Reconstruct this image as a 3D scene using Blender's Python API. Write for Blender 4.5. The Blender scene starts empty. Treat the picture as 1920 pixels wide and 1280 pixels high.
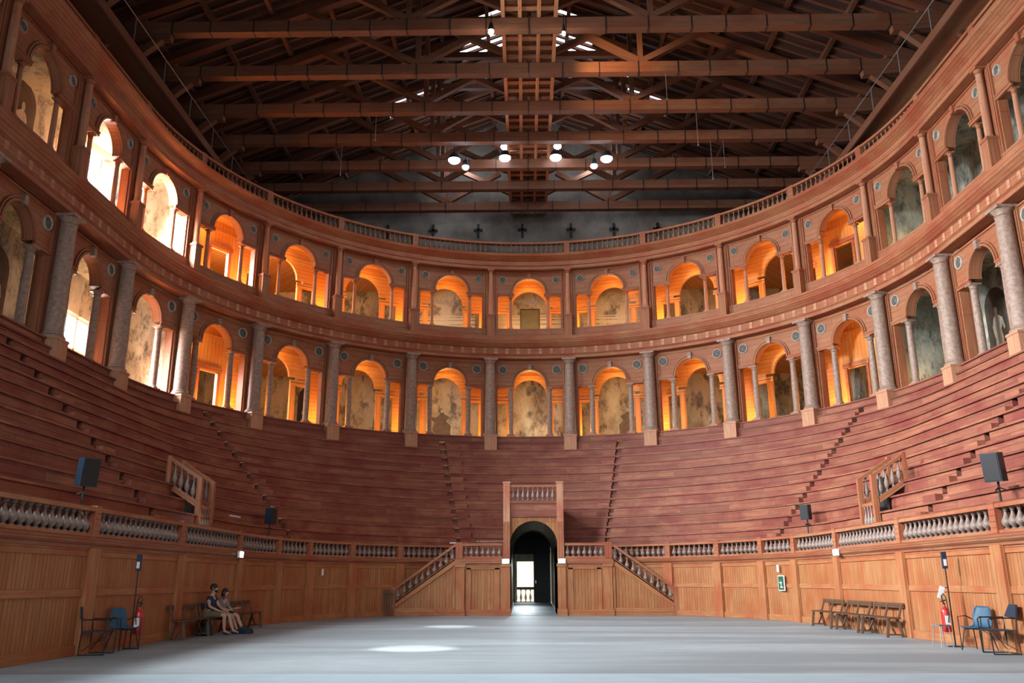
import bpy, bmesh, math, random
from math import sin, cos, pi, radians, sqrt, atan2
from mathutils import Vector, Matrix
random.seed(7)
sc = bpy.context.scene
COL = sc.collection
# ------------------------------------------------------------ camera
cam_d = bpy.data.cameras.new('camera'); cam = bpy.data.objects.new('camera', cam_d); COL.objects.link(cam)
F_PX = 1591.14
cam_d.sensor_width = 36.0; cam_d.sensor_fit = 'HORIZONTAL'; cam_d.lens = 36.0 * F_PX / 1920.0
cam_d.clip_end = 300
_p, _r, _y = radians(15.7137), radians(-.177), radians(-.8532)
_F = Vector((sin(_y) * cos(_p), cos(_y) * cos(_p), sin(_p)))
_R = Vector((cos(_y), -sin(_y), 0)); _U = _R.cross(_F)
_R2 = _R * cos(_r) + _U * sin(_r); _U2 = -_R * sin(_r) + _U * cos(_r)
_M = Matrix((_R2, _U2, -_F)).transposed().to_4x4(); _M.translation = Vector((-.284, -28.1662, 1.4))
cam.matrix_world = _M
sc.camera = cam
# ------------------------------------------------------------ world, exposure
w = bpy.data.worlds.new('world'); sc.world = w; w.use_nodes = True
w.node_tree.nodes['Background'].inputs[0].default_value = (.80, .90, 1, 1)
w.node_tree.nodes['Background'].inputs[1].default_value = 2.6
sc.view_settings.view_transform = 'Standard'; sc.view_settings.look = 'None'
sc.view_settings.gamma = 1; sc.view_settings.use_curve_mapping = False
sc.view_settings.exposure = 0.38
sc.cycles.use_light_tree = True
sc.cycles.max_bounces = 6; sc.cycles.diffuse_bounces = 4; sc.cycles.glossy_bounces = 2
sc.cycles.sample_clamp_indirect = 6.0; sc.cycles.sample_clamp_direct = 0
sc.cycles.caustics_reflective = False; sc.cycles.caustics_refractive = False
sc.cycles.use_denoising = True

def lamp(name, kind, loc, energy, color, size=.2, target=None, sizey=None, angle=None, blend=.3, spread=None):
    d = bpy.data.lights.new(name, kind); d.energy = energy; d.color = color
    if kind == 'AREA':
        d.size = size
        if sizey: d.shape = 'RECTANGLE'; d.size_y = sizey
    elif kind in ('POINT', 'SPOT'): d.shadow_soft_size = size
    if kind == 'SPOT': d.spot_size = angle; d.spot_blend = blend
    if kind == 'AREA' and spread: d.spread = radians(spread)
    o = bpy.data.objects.new(name, d); COL.objects.link(o); o.location = loc
    if target is not None:
        o.rotation_euler = (Vector(target) - Vector(loc)).to_track_quat('-Z', 'Y').to_euler()
    return o
# added fill from behind the camera; no stage windows are built
lamp('stage_fill', 'AREA', (-4, -33.5, 9.5), 1050, (.92, .96, 1), 20, (-1, -4, 0), 8, spread=100)
# daylight entering by the tall windows of the left hall wall, through the arcades
for y0_, ya_, z_, w_, h_, e_ in ((1.9, -2, 16.2, 3.0, 3.6, 3900), (1.9, -2, 9.8, 2.8, 2.3, 1300), (8.6, 5, 16.0, 2.2, 3.2, 1100), (8.6, 5, 10.0, 2.2, 2.8, 420)):
    lamp('window_and_fill_light', 'AREA', (-16.72, y0_, z_), e_, (.93, .97, 1), w_, (0, ya_, z_ - 9), h_, spread=125)
lamp('window_and_fill_light', 'AREA', (-16.6, -17.5, 12.5), 3500, (.94, .97, 1), 5, (9.5, -3, 5), 5, spread=84)  # added fill for the right side, through an invented window out of view

# ------------------------------------------------------------ materials
def new_mat(name):
    m = bpy.data.materials.new(name); m.use_nodes = True; nt = m.node_tree
    return m, nt, nt.nodes['Principled BSDF']
def mixc(nt, fac, a, b, blend='MIX'):
    n = nt.nodes.new('ShaderNodeMix'); n.data_type = 'RGBA'; n.blend_type = blend
    for sock, v in ((n.inputs['Factor'], fac), (n.inputs[6], a), (n.inputs[7], b)):
        if isinstance(v, (int, float)): sock.default_value = v
        elif isinstance(v, tuple): sock.default_value = (*v[:3], 1)
        else: nt.links.new(v, sock)
    return n.outputs[2]
def ramp(nt, inp, stops):
    n = nt.nodes.new('ShaderNodeValToRGB'); nt.links.new(inp, n.inputs[0])
    while len(n.color_ramp.elements) < len(stops): n.color_ramp.elements.new(.5)
    for e, (p, c) in zip(n.color_ramp.elements, stops):
        e.position = p; e.color = (*c[:3], 1) if isinstance(c, tuple) else (c, c, c, 1)
    return n.outputs[0]
def noise(nt, vec, scale, detail=3, rough=.55):
    n = nt.nodes.new('ShaderNodeTexNoise'); n.inputs['Scale'].default_value = scale
    n.inputs['Detail'].default_value = detail; n.inputs['Roughness'].default_value = rough
    if vec: nt.links.new(vec, n.inputs['Vector'])
    return n.outputs['Fac']
def mapping(nt, vec, scale):
    n = nt.nodes.new('ShaderNodeMapping'); n.inputs['Scale'].default_value = scale
    nt.links.new(vec, n.inputs['Vector']); return n.outputs[0]
def uvnode(nt): n = nt.nodes.new('ShaderNodeTexCoord'); return n.outputs['UV'], n.outputs['Object']

def wood(name, light, dark, board=.2, length=2.6, rough=.62, stain=(.25, .14, .14), seam=.55, contrast=.5, spec=.3):
    m, nt, b = new_mat(name)
    uv, ob = uvnode(nt)
    br = nt.nodes.new('ShaderNodeTexBrick'); nt.links.new(uv, br.inputs['Vector'])
    br.inputs['Scale'].default_value = 1; br.inputs['Brick Width'].default_value = length
    br.inputs['Row Height'].default_value = board; br.inputs['Mortar Size'].default_value = .006
    br.inputs['Mortar Smooth'].default_value = .3
    br.inputs['Color1'].default_value = (0, 0, 0, 1); br.inputs['Color2'].default_value = (1, 1, 1, 1)
    br.inputs['Mortar'].default_value = (.5, .5, .5, 1); br.offset = .37
    g = noise(nt, mapping(nt, uv, (1.3, 22, 1)), 1.0, 4, .65)
    st = noise(nt, mapping(nt, uv, (.55, .9, 1)), 1.0, 3, .6)
    c = mixc(nt, br.outputs['Color'], dark, light)
    avg = tuple((a + d) / 2 for a, d in zip(light, dark))
    c = mixc(nt, 1 - contrast, c, avg)
    gr = ramp(nt, g, [(.3, .68), (.7, 1.16)])
    c = mixc(nt, 1.0, c, gr, 'MULTIPLY')
    sf = ramp(nt, st, [(.42, 0.0), (.66, .85)])
    c = mixc(nt, sf, c, tuple(l * s * 3.2 for l, s in zip(avg, stain)))
    c = mixc(nt, br.outputs['Fac'], c, tuple(x * (1 - seam) * .5 for x in dark))
    nt.links.new(c, b.inputs['Base Color'])
    b.inputs['Roughness'].default_value = rough; b.inputs['Specular IOR Level'].default_value = spec
    return m
def plain(name, col, rough=.6, var=.25, scale=6, metal=0, spec=.4, dark=None):
    m, nt, b = new_mat(name); uv, ob = uvnode(nt)
    n = noise(nt, ob, scale, 3)
    c = mixc(nt, ramp(nt, n, [(.3, 0.0), (.7, 1.0)]), dark or tuple(x * (1 - var) for x in col), col)
    nt.links.new(c, b.inputs['Base Color'])
    b.inputs['Roughness'].default_value = rough; b.inputs['Metallic'].default_value = metal
    b.inputs['Specular IOR Level'].default_value = spec
    return m
def emit(name, col, s):
    m, nt, b = new_mat(name)
    b.inputs['Base Color'].default_value = (*col, 1)
    b.inputs['Emission Color'].default_value = (*col, 1); b.inputs['Emission Strength'].default_value = s
    return m
def fresco(name, cols, scale=.55, seed=0.0):
    m, nt, b = new_mat(name); uv, ob = uvnode(nt)
    mp = nt.nodes.new('ShaderNodeMapping'); mp.inputs['Location'].default_value = (seed, seed * 2, seed * .5)
    mp.inputs['Scale'].default_value = (1, 1, .55)
    nt.links.new(ob, mp.inputs['Vector']); v = mp.outputs[0]
    n = noise(nt, v, scale, 5, .6); n2 = noise(nt, v, scale * 3.1, 4, .7); n3 = noise(nt, v, 9, 3, .7)
    k = len(cols)
    c = ramp(nt, n, [(.32 + .36 * i / (k - 1), cc) for i, cc in enumerate(cols)])
    c = mixc(nt, ramp(nt, n2, [(.5, 0.0), (.62, .8)]), c, tuple(x * .35 for x in cols[0]))
    c = mixc(nt, ramp(nt, n3, [(.35, .35), (.6, 0.0)]), c, (.55, .5, .42))
    nt.links.new(c, b.inputs['Base Color']); b.inputs['Roughness'].default_value = .85
    return m
M = {}
M['cavea'] = wood('cavea_wood', (.38, .15, .085), (.20, .068, .044), .22, 3.0, stain=(.20, .105, .15), contrast=.7)
M['order'] = wood('arcade_wood', (.42, .185, .095), (.29, .115, .057), .24, 1.8, contrast=.35, stain=(.28, .2, .18))
M['order_v'] = M['order']
M['trim'] = wood('moulding_wood', (.44, .185, .09), (.31, .12, .057), .12, 2.2, contrast=.4)
M['dado'] = wood('dado_wood', (.47, .212, .085), (.31, .128, .050), .13, 6, contrast=.6, stain=(.26, .16, .13))
M['frame'] = wood('dado_frame_wood', (.45, .20, .082), (.37, .155, .063), .5, 4, contrast=.4)
M['pale'] = wood('pale_block_wood', (.54, .29, .17), (.46, .235, .135), .4, 2, contrast=.4)
M['orange'] = wood('loggia_wood', (.64, .33, .11), (.52, .25, .08), .2, 3.2, contrast=.5, stain=(.3, .22, .15))
M['marble'] = plain('marbled_column', (.36, .25, .195), .5, .4, 9, dark=(.21, .135, .10))
M['baluster'] = plain('baluster_grey', (.31, .235, .195), .5, .4, 12, dark=(.13, .09, .075))
M['baluster_brown'] = plain('baluster_brown', (.30, .15, .085), .55, .4, 12)
M['bronze'] = plain('roundel_relief', (.13, .13, .12), .5, .5, 14)
M['roundel'] = plain('roundel_ring', (.50, .43, .35), .6, .4, 14)
M['beam'] = wood('beam_wood', (.20, .085, .046), (.12, .05, .028), .5, 5, contrast=.5, stain=(.28, .2, .18), seam=.1)
M['passage'] = wood('shaded_passage_wood', (.06, .036, .024), (.04, .024, .016), .3, 3)  # near-black: shade of the unlit passage is put into the wood colour
M['lath'] = wood('roof_lath_wood', (.20, .085, .05), (.12, .05, .03), .3, 4, contrast=.6)
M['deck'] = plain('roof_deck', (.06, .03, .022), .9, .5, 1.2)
M['catwalk'] = wood('catwalk_wood', (.52, .27, .14), (.42, .2, .10), .25, 3, contrast=.5)
M['iron'] = plain('dark_iron', (.03, .028, .028), .5, .4, 20, .4)
M['steel'] = plain('grey_steel', (.4, .4, .42), .35, .2, 20, .7)
M['plaster'] = plain('old_plaster', (.24, .22, .20), .95, .5, .9, dark=(.11, .10, .09))
M['black'] = plain('matt_black', (.008, .009, .011), .5, .3, 20)
M['speaker'] = plain('speaker_black', (.006, .02, .038), .45, .3, 20)
M['bench'] = wood('bench_wood', (.15, .085, .05), (.10, .055, .03), .14, 2, contrast=.5)
M['red'] = plain('extinguisher_red', (.50, .02, .02), .3, .15, 20, spec=.6)
M['white'] = plain('white_plate', (.75, .77, .78), .5, .08, 20)
M['blue'] = plain('blue_plastic', (.022, .085, .15), .5, .1, 2)
M['navy_pad'] = plain('navy_pad', (.018, .032, .06), .6, .3, 20)
M['green'] = plain('sign_green', (.02, .10, .05), .5, .2, 20)
M['skin'] = plain('skin', (.46, .27, .2), .55, .12, 20)
M['hair'] = plain('dark_hair', (.02, .013, .010), .6, .3, 30)
M['tshirt'] = plain('navy_tshirt', (.015, .022, .075), .8, .3, 12)
M['shorts'] = plain('khaki_shorts', (.16, .12, .07), .85, .2, 12)
M['blouse'] = plain('patterned_blouse', (.30, .24, .23), .85, .5, 45, dark=(.10, .07, .08))
M['skirt'] = plain('dark_shorts', (.03, .02, .022), .85, .3, 12)
M['shoe'] = plain('dark_shoe', (.015, .03, .035), .6, .3, 20)
M['bag_green'] = plain('green_bag_cloth', (.01, .045, .035), .8, .4, 12)
M['bag_teal'] = plain('teal_bag_cloth', (.01, .03, .045), .8, .4, 12)
M['paper'] = plain('paper', (.75, .72, .65), .8, .1, 12)
M['glow'] = emit('emergency_glow', (.75, 1, .95), 6)
M['lampglow'] = emit('spotlight_glow', (.75, .88, 1), 60)
M['bulb'] = emit('bulb_glow', (1, .97, .85), 150)
M['pale_wall'] = plain('sunlit_plaster', (.62, .58, .44), .9, .08, 2)
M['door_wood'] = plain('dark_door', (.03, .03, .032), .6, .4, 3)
M['fresco1'] = fresco('fresco_ochre', [(.13, .10, .065), (.34, .29, .17), (.58, .52, .34), (.50, .46, .36)], .5, 2.0)
M['fresco2'] = fresco('fresco_teal', [(.10, .12, .11), (.22, .25, .21), (.44, .45, .38), (.46, .39, .26)], .6, 7.0)
M['fresco3'] = fresco('fresco_stone', [(.10, .08, .06), (.28, .22, .16), (.50, .44, .34), (.56, .52, .44)], .8, 11.0)
# floor
m, nt, b = new_mat('pale_floor'); uv, ob = uvnode(nt)
n1 = noise(nt, mapping(nt, ob, (.08, .45, 1)), 1, 4, .6); n2 = noise(nt, ob, 1.6, 4, .6)
c = mixc(nt, ramp(nt, n1, [(.42, 0.0), (.6, 1.0)]), (.21, .25, .27), (.33, .39, .42))  # lighter streaks put soft light on the floor into its colour
c = mixc(nt, ramp(nt, n2, [(.4, .35), (.7, 0.0)]), c, (.22, .255, .28))
nt.links.new(c, b.inputs['Base Color']); b.inputs['Roughness'].default_value = .55; b.inputs['Specular IOR Level'].default_value = .28
M['floor'] = m
M['stage'] = plain('stage_boards', (.36, .46, .52), .5, .12, 1.5)

# ------------------------------------------------------------ mesh builder
class MB:
    def __init__(s): s.v = []; s.f = []; s.uv = []
    def face(s, pts, uv=None):
        i = len(s.v); s.v += [tuple(p) for p in pts]; s.f.append(tuple(range(i, i + len(pts))))
        if uv is None:
            a, b_, c_ = Vector(pts[0]), Vector(pts[1]), Vector(pts[2]); n = (b_ - a).cross(c_ - a)
            ax = max(range(3), key=lambda k: abs(n[k]))
            if ax == 2: uv = [(p[0], p[1]) for p in pts]
            elif ax == 1: uv = [(p[0], p[2]) for p in pts]
            else: uv = [(p[1], p[2]) for p in pts]
        s.uv.append(uv)
    def box(s, x0, x1, y0, y1, z0, z1, mat=None, grain=None):
        P = [Vector((x, y, z)) for x in (x0, x1) for y in (y0, y1) for z in (z0, z1)]
        d = (abs(x1 - x0), abs(y1 - y0), abs(z1 - z0)); g = grain if grain is not None else max(range(3), key=lambda k: d[k])
        for q in ((0, 1, 3, 2), (4, 6, 7, 5), (0, 4, 5, 1), (2, 3, 7, 6), (0, 2, 6, 4), (1, 5, 7, 3)):
            pts = [P[k] for k in q]
            n = (pts[1] - pts[0]).cross(pts[2] - pts[0]); ax = max(range(3), key=lambda k: abs(n[k]))
            o = [k for k in range(3) if k != ax]
            if g in o: o.remove(g); o = [g] + o
            uv = [(p[o[0]], p[o[1]] + .37) for p in pts]
            if mat is not None: pts = [mat @ p for p in pts]
            s.face(pts, uv)
        return s
    def beam(s, a, b, w_, h, up=(0, 0, 1)):
        a, b = Vector(a), Vector(b); d = b - a; L = d.length; x = d / L
        u = Vector(up); y = u.cross(x)
        if y.length < 1e-4: y = Vector((0, 1, 0)).cross(x)
        y.normalize(); z = x.cross(y)
        mt = Matrix((x, y, z)).transposed().to_4x4(); mt.translation = a
        return s.box(0, L, -w_ / 2, w_ / 2, -h / 2, h / 2, mt, 0)
    def tube(s, pts, r, n=8, caps=True):
        pts = [Vector(p) for p in pts]; rs = r if isinstance(r, (list, tuple)) else [r] * len(pts)
        rings = []; prev = None
        for i, p in enumerate(pts):
            d = (pts[min(i + 1, len(pts) - 1)] - pts[max(i - 1, 0)]).normalized()
            if prev is None: a = d.orthogonal().normalized()
            else: a = (prev - d * prev.dot(d)).normalized()
            prev = a; b_ = d.cross(a)
            rings.append([p + (a * cos(2 * pi * k / n) + b_ * sin(2 * pi * k / n)) * rs[i] for k in range(n)])
        s._rings(rings, caps); return s
    def _rings(s, rings, caps=True, closed=False):
        i0 = len(s.v); n = len(rings[0])
        for r_ in rings: s.v += [tuple(p) for p in r_]
        L = 0
        for j in range(len(rings) - 1):
            dl = (Vector(rings[j + 1][0]) - Vector(rings[j][0])).length
            for k in range(n):
                k2 = (k + 1) % n
                s.f.append((i0 + j * n + k, i0 + j * n + k2, i0 + (j + 1) * n + k2, i0 + (j + 1) * n + k))
                s.uv.append([(L, k * .1), (L, k * .1 + .1), (L + dl, k * .1 + .1), (L + dl, k * .1)])
            L += dl
        if caps:
            s.f.append(tuple(i0 + k for k in reversed(range(n)))); s.uv.append([(0, 0)] * n)
            s.f.append(tuple(i0 + (len(rings) - 1) * n + k for k in range(n))); s.uv.append([(0, 0)] * n)
    def lathe(s, prof, n=12, c=(0, 0, 0)):
        rings = [[(c[0] + r * cos(2 * pi * k / n), c[1] + r * sin(2 * pi * k / n), c[2] + z) for k in range(n)] for r, z in prof]
        s._rings(rings); return s
    def weld(s):
        idx = {}; mp = []; nv = []
        for p in s.v:
            k = tuple(round(c, 4) for c in p)
            if k not in idx: idx[k] = len(nv); nv.append(p)
            mp.append(idx[k])
        s.v = nv; s.f = [tuple(mp[i] for i in f) for f in s.f]; return s
    def build(s, name, mat, parent=None, smooth=False, loc=None, rotz=None, auto=None):
        me = bpy.data.meshes.new(name); me.from_pydata(s.v, [], s.f)
        ul = me.uv_layers.new(name='UVMap'); flat = [c for f in s.uv for p in f for c in p]
        ul.data.foreach_set('uv', flat)
        if smooth:
            me.polygons.foreach_set('use_smooth', [True] * len(me.polygons))
            try: me.set_sharp_from_angle(angle=radians(auto or 40))
            except Exception: pass
        me.materials.append(mat); me.update()
        o = bpy.data.objects.new(name, me); COL.objects.link(o)
        if parent: o.parent = parent
        if loc: o.location = loc
        if rotz is not None: o.rotation_euler = (0, 0, rotz)
        return o
def tag(o, label=None, cat=None, group=None, kind=None):
    if label: o['label'] = label
    if cat: o['category'] = cat
    if group: o['group'] = group
    if kind: o['kind'] = kind
    return o
def empty(name, loc=(0, 0, 0), rz=0):
    o = bpy.data.objects.new(name, None); COL.objects.link(o); o.location = loc; o.rotation_euler = (0, 0, rz)
    o.empty_display_size = .2
    return o
def thing(name, label, cat, loc=(0, 0, 0), rz=0, group=None): return tag(empty(name, loc, rz), label, cat, group)
def copy_tree(o, parent=None):
    c = o.copy(); COL.objects.link(c)
    if parent: c.parent = parent
    for ch in list(o.children): copy_tree(ch, c)
    return c
ORD = ['', 'first', 'second', 'third', 'fourth', 'fifth', 'sixth', 'seventh', 'eighth', 'ninth', 'tenth', 'eleventh', 'twelfth', 'thirteenth', 'fourteenth', 'fifteenth']
def side(k): return 'left' if k < 0 else 'right'

# ------------------------------------------------------------ the two plan curves
class Path:
    def __init__(s, pts):
        s.p = pts; L = [0]
        for a, b_ in zip(pts, pts[1:]): L.append(L[-1] + math.hypot(b_[0] - a[0], b_[1] - a[1]))
        mid = L[len(pts) // 2]; s.L = [l - mid for l in L]
    def at(s, l, off=0.0):
        import bisect
        i = min(max(bisect.bisect_right(s.L, l) - 1, 0), len(s.p) - 2)
        (x0, y0), (x1, y1) = s.p[i], s.p[i + 1]; t = (l - s.L[i]) / (s.L[i + 1] - s.L[i])
        dx, dy = x1 - x0, y1 - y0; d = math.hypot(dx, dy)
        nx, ny = s.nrm(l)
        return x0 + dx * t + nx * off, y0 + dy * t + ny * off
    def nrm(s, l, e=.12):
        import bisect
        def raw(l):
            i = min(max(bisect.bisect_right(s.L, l) - 1, 0), len(s.p) - 2)
            (x0, y0), (x1, y1) = s.p[i], s.p[i + 1]; t = (l - s.L[i]) / (s.L[i + 1] - s.L[i])
            return x0 + (x1 - x0) * t, y0 + (y1 - y0) * t
        a, b_ = raw(l - e), raw(l + e); dx, dy = b_[0] - a[0], b_[1] - a[1]; d = math.hypot(dx, dy)
        return -dy / d, dx / d            # outward (path runs left -> right over the far end)
    def near(s, x, y): return min(zip(s.p, s.L), key=lambda q: (q[0][0] - x) ** 2 + (q[0][1] - y) ** 2)[1]
RC = 14.5; QC = pi * RC / 2; LEN = 13.5
def Cang(a, x0=0, y0=0, rx=RC, ry=RC): return (x0 + rx * sin(a), y0 + ry * cos(a))
def upath(x0, y0, rx, ry, ys):
    pts = [(x0 - rx, ys + (y0 - ys) * i / 60) for i in range(60)]
    pts += [Cang(-pi / 2 + pi * i / 240, x0, y0, rx, ry) for i in range(241)]
    pts += [(x0 + rx, y0 + (ys - y0) * (i + 1) / 60) for i in range(60)]
    return Path(pts)
PB = upath(.05, -.25, 9.22, 11.06, -17.6)
PC = upath(0, 0, RC, RC, -LEN)
BEND = -PB.L[0]
def S(s, t):     # cavea surface, t=0 at the rail, t=1 at the colonnade
    if abs(s) <= QC:
        a = s / RC; b_ = Cang(a, .05, -.25, 9.22, 11.06); c_ = Cang(a)
    else:
        sg = 1 if s > 0 else -1; L = abs(s) - QC; b_ = (.05 + sg * 9.22, -.25 - L); c_ = (sg * RC, -L)
    return b_[0] * (1 - t) + c_[0] * t, b_[1] * (1 - t) + c_[1] * t
def hallpt(s):   # hall wall seen in the same direction
    if abs(s) <= QC:
        a = s / RC; dx, dy = sin(a), cos(a)
        k = min(16.8 / max(abs(dx), 1e-6), 17.8 / max(abs(dy), 1e-6)); return dx * k, dy * k
    return (16.8 if s > 0 else -16.8), -(abs(s) - QC)

def sweep(mb, path, s0, s1, prof, step=.5, closed=True, cap=True):
    """prof: (offset,z) polygon swept along a path"""
    n = max(1, int(math.ceil(abs(s1 - s0) / step))); ss = [s0 + (s1 - s0) * i / n for i in range(n + 1)]
    rows = [[(*path.at(l, o), z) for o, z in prof] for l in ss]
    per = [0]
    pr = prof + [prof[0]] if closed else prof
    for a, b_ in zip(pr, pr[1:]): per.append(per[-1] + math.hypot(b_[0] - a[0], b_[1] - a[1]))
    m_ = len(prof)
    for i in range(n):
        for k in range(m_ if closed else m_ - 1):
            k2 = (k + 1) % m_
            mb.face([rows[i][k], rows[i + 1][k], rows[i + 1][k2], rows[i][k2]],
                    [(ss[i], per[k]), (ss[i + 1], per[k]), (ss[i + 1], per[k + 1]), (ss[i], per[k + 1])])
    if closed and cap:
        mb.face(list(reversed(rows[0])), [(o, z) for o, z in reversed(prof)]); mb.face(rows[-1], [(o, z) for o, z in prof])
    return mb
def wbox(mb, path, s0, s1, o0, o1, z0, z1, step=.5, vert=False):
    """box wrapped on a path; vert: grain upright"""
    n = max(1, int(math.ceil(abs(s1 - s0) / step)))
    for i in range(n):
        a, b_ = s0 + (s1 - s0) * i / n, s0 + (s1 - s0) * (i + 1) / n
        A = [(*path.at(a, o0), 0), (*path.at(b_, o0), 0), (*path.at(b_, o1), 0), (*path.at(a, o1), 0)]
        lo = [(p[0], p[1], z0) for p in A]; hi = [(p[0], p[1], z1) for p in A]
        def uvf(u0, u1): 
            q = [(u0, z0), (u1, z0), (u1, z1), (u0, z1)]
            return [(p[1], p[0]) for p in q] if vert else q
        mb.face([lo[0], lo[1], hi[1], hi[0]], uvf(a, b_)); mb.face([lo[2], lo[3], hi[3], hi[2]], uvf(b_, a))
        mb.face(hi, [(a, o0), (b_, o0), (b_, o1), (a, o1)]); mb.face(list(reversed(lo)), [(a, o1), (b_, o1), (b_, o0), (a, o0)])
        if i == 0: mb.face([lo[3], lo[0], hi[0], hi[3]], [(z0, o1), (z0, o0), (z1, o0), (z1, o1)])
        if i == n - 1: mb.face([lo[1], lo[2], hi[2], hi[1]], [(z0, o0), (z0, o1), (z1, o1), (z1, o0)])
    return mb

# ------------------------------------------------------------ setting: floor, hall walls
mb = MB(); mb.face([(-17, -14.2, 0), (17, -14.2, 0), (17, 11.4, 0), (-17, 11.4, 0)])
tag(mb.build('floor', M['floor']), kind='structure')
mb = MB(); mb.box(-17, 17, -38, -14.2, -.3, .015)
tag(mb.build('floor_stage', M['stage']), kind='structure')
mb = MB(); mb.box(-17.2, 17.2, -38.3, -38, -.3, 26); tag(mb.build('wall_front', M['plaster']), kind='structure')
ZE, ZR, XW = 22.0, 28.8, 16.8
def wall_x(x0, x1, holes, name):
    mb = MB(); ys = sorted({-38, 18.1} | {h[0] for h in holes} | {h[1] for h in holes})
    for a, b_ in zip(ys, ys[1:]):
        hs = sorted([h for h in holes if h[0] <= a and h[1] >= b_], key=lambda h: h[2]); z = -.3
        for h in hs: mb.box(x0, x1, a, b_, z, h[2], grain=1); z = h[3]
        mb.box(x0, x1, a, b_, z, ZE + .2, grain=1)
    return tag(mb.build(name, M['fresco2']), kind='structure')
WIN = [(-20.0, -15.0, 10.0, 15.0), (.4, 3.9, 14.3, 18.0), (.4, 3.6, 8.5, 10.9), (7.4, 9.8, 14.3, 17.6), (7.4, 9.8, 8.5, 11.5)]  # first opening is invented and unseen, cut for the added fill
wall_x(-XW - .5, -XW, WIN, 'wall_left'); wall_x(XW, XW + .5, [], 'wall_right')
for i, (a, b_, c_, d_) in enumerate(WIN):
    mb = MB()
    for y in (a, (a + b_) / 2, b_): mb.box(-XW - .32, -XW - .24, y - .04, y + .04, c_, d_)
    for z in (c_, (c_ + d_) / 2, d_): mb.box(-XW - .32, -XW - .24, a, b_, z - .04, z + .04)
    tag(mb.build('window_%d' % (i + 1), M['white']), kind='structure')
# far wall with gable and passage opening
mb = MB(); PW = (-1.1, 1.1)
Y0, Y1 = 17.8, 18.2
def gz(x): return ZE + (ZR - ZE) * (1 - abs(x) / 17.0)
xs = [-17.2, -11, -5, -.75, .15, 5, 11, 17.2]
for a, b_ in zip(xs, xs[1:]):
    hole = (a == -.75)
    spans = [(-.3, .25), (2.35, None)] if hole else [(-.3, None)]
    for z0, z1 in spans:
        za, zb = (z1, z1) if z1 is not None else (gz(a), gz(b_))
        if z1 is None and a < 0 < b_ and not hole: pass
        F0 = [(a, Y0, z0), (b_, Y0, z0), (b_, Y0, zb), (a, Y0, za)]; F1 = [(x, Y1, z) for x, y, z in F0]
        mb.face(F0); mb.face(list(reversed(F1)))
        for k in range(4): mb.face([F0[k], F1[k], F1[(k + 1) % 4], F0[(k + 1) % 4]])
tag(mb.build('wall_back', M['fresco1']), kind='structure')
mb = MB()   # plaster of the gable zone, a layer over the painted wall, from rail level up
for a, b_ in ((-16.8, -8), (-8, 0), (0, 8), (8, 16.8)):
    F0 = [(a, Y0 - .05, 18.1), (b_, Y0 - .05, 18.1), (b_, Y0 - .05, gz(b_) - .1), (a, Y0 - .05, gz(a) - .1)]
    mb.face(F0); mb.face([(F0[0][0], Y0, 18.1), (F0[0][0], Y0 - .05, 18.1), (F0[1][0], Y0 - .05, 18.1), (F0[1][0], Y0, 18.1)])
tag(mb.build('wall_back_gable', M['plaster']), kind='structure')
for s_ in (-1, 1):
    mb = MB(); x0, x1 = sorted((s_ * 16.8, s_ * 16.72)); mb.box(x0, x1, -34, 17.7, 18.1, ZE + .1, grain=1)
    tag(mb.build('wall_%s_upper' % side(s_), M['plaster']), kind='structure')
# ------------------------------------------------------------ roof
YR0, YR1 = -8.0, 18.0
sl = (ZR - ZE) / 17.0
SKY = [(1.0, 2.6, 7.51, 7.93), (1.0, 3.3, 9.19, 9.61), (1.0, 3.5, 9.75, 10.17), (1.3, 3.4, 10.31, 10.73), (3.4, 5.3, 10.87, 11.29), (3.6, 5.6, 11.43, 11.85), (1.3, 3.2, 12.55, 12.97), (5.4, 7.3, 11.99, 12.41), (5.0, 7.6, 13.11, 13.53)]
for sg in (-1, 1):
    root = empty('ceiling'); tag(root, kind='structure')
    mb = MB(); xs = sorted({0, 17.4} | {v for h in SKY for v in h[:2]}); ys = sorted({-38, YR1} | {v for h in SKY for v in h[2:]})
    for a, b_ in zip(xs, xs[1:]):
        for c_, d_ in zip(ys, ys[1:]):
            if any(h[0] <= a and b_ <= h[1] and h[2] <= c_ and d_ <= h[3] for h in SKY): continue
            for dz in (0.25, .27):
                mb.face([(sg * a, c_, ZR - sl * a + dz), (sg * b_, c_, ZR - sl * b_ + dz), (sg * b_, d_, ZR - sl * b_ + dz), (sg * a, d_, ZR - sl * a + dz)])
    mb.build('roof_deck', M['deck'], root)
    r0 = None; n = 0
    for i in range(44):      # common rafters
        y = YR0 + 2 + i * .56
        if r0 is None:
            mb = MB(); mb.beam((sg * .1, 0, ZR + .18), (sg * 17, 0, ZE + .18), .13, .14); r0 = mb.build('common_rafter', M['lath'], root); o = r0
        else: o = r0.copy(); COL.objects.link(o)
        o.location = (0, y, 0)
    p0 = None
    for j in range(7):       # purlins
        x = 2.0 + j * 2.2
        if p0 is None:
            mb = MB(); mb.box(-.09, .09, YR0 - 2, 17.7, -.1, .1); p0 = mb.build('purlin', M['beam'], root); o = p0
        else: o = p0.copy(); COL.objects.link(o)
        o.location = (sg * x, 0, ZR - sl * x - .0)
mb = MB(); mb.box(-.12, .12, YR0 - 2, 17.7, ZR - .15, ZR + .2); tag(mb.build('trim_1', M['beam']), kind='structure')
TIE = 21.4
YT = [-3.3, -.4, 2.5, 5.4, 8.1, 10.8, 13.2, 15.8]
proto = None
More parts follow.
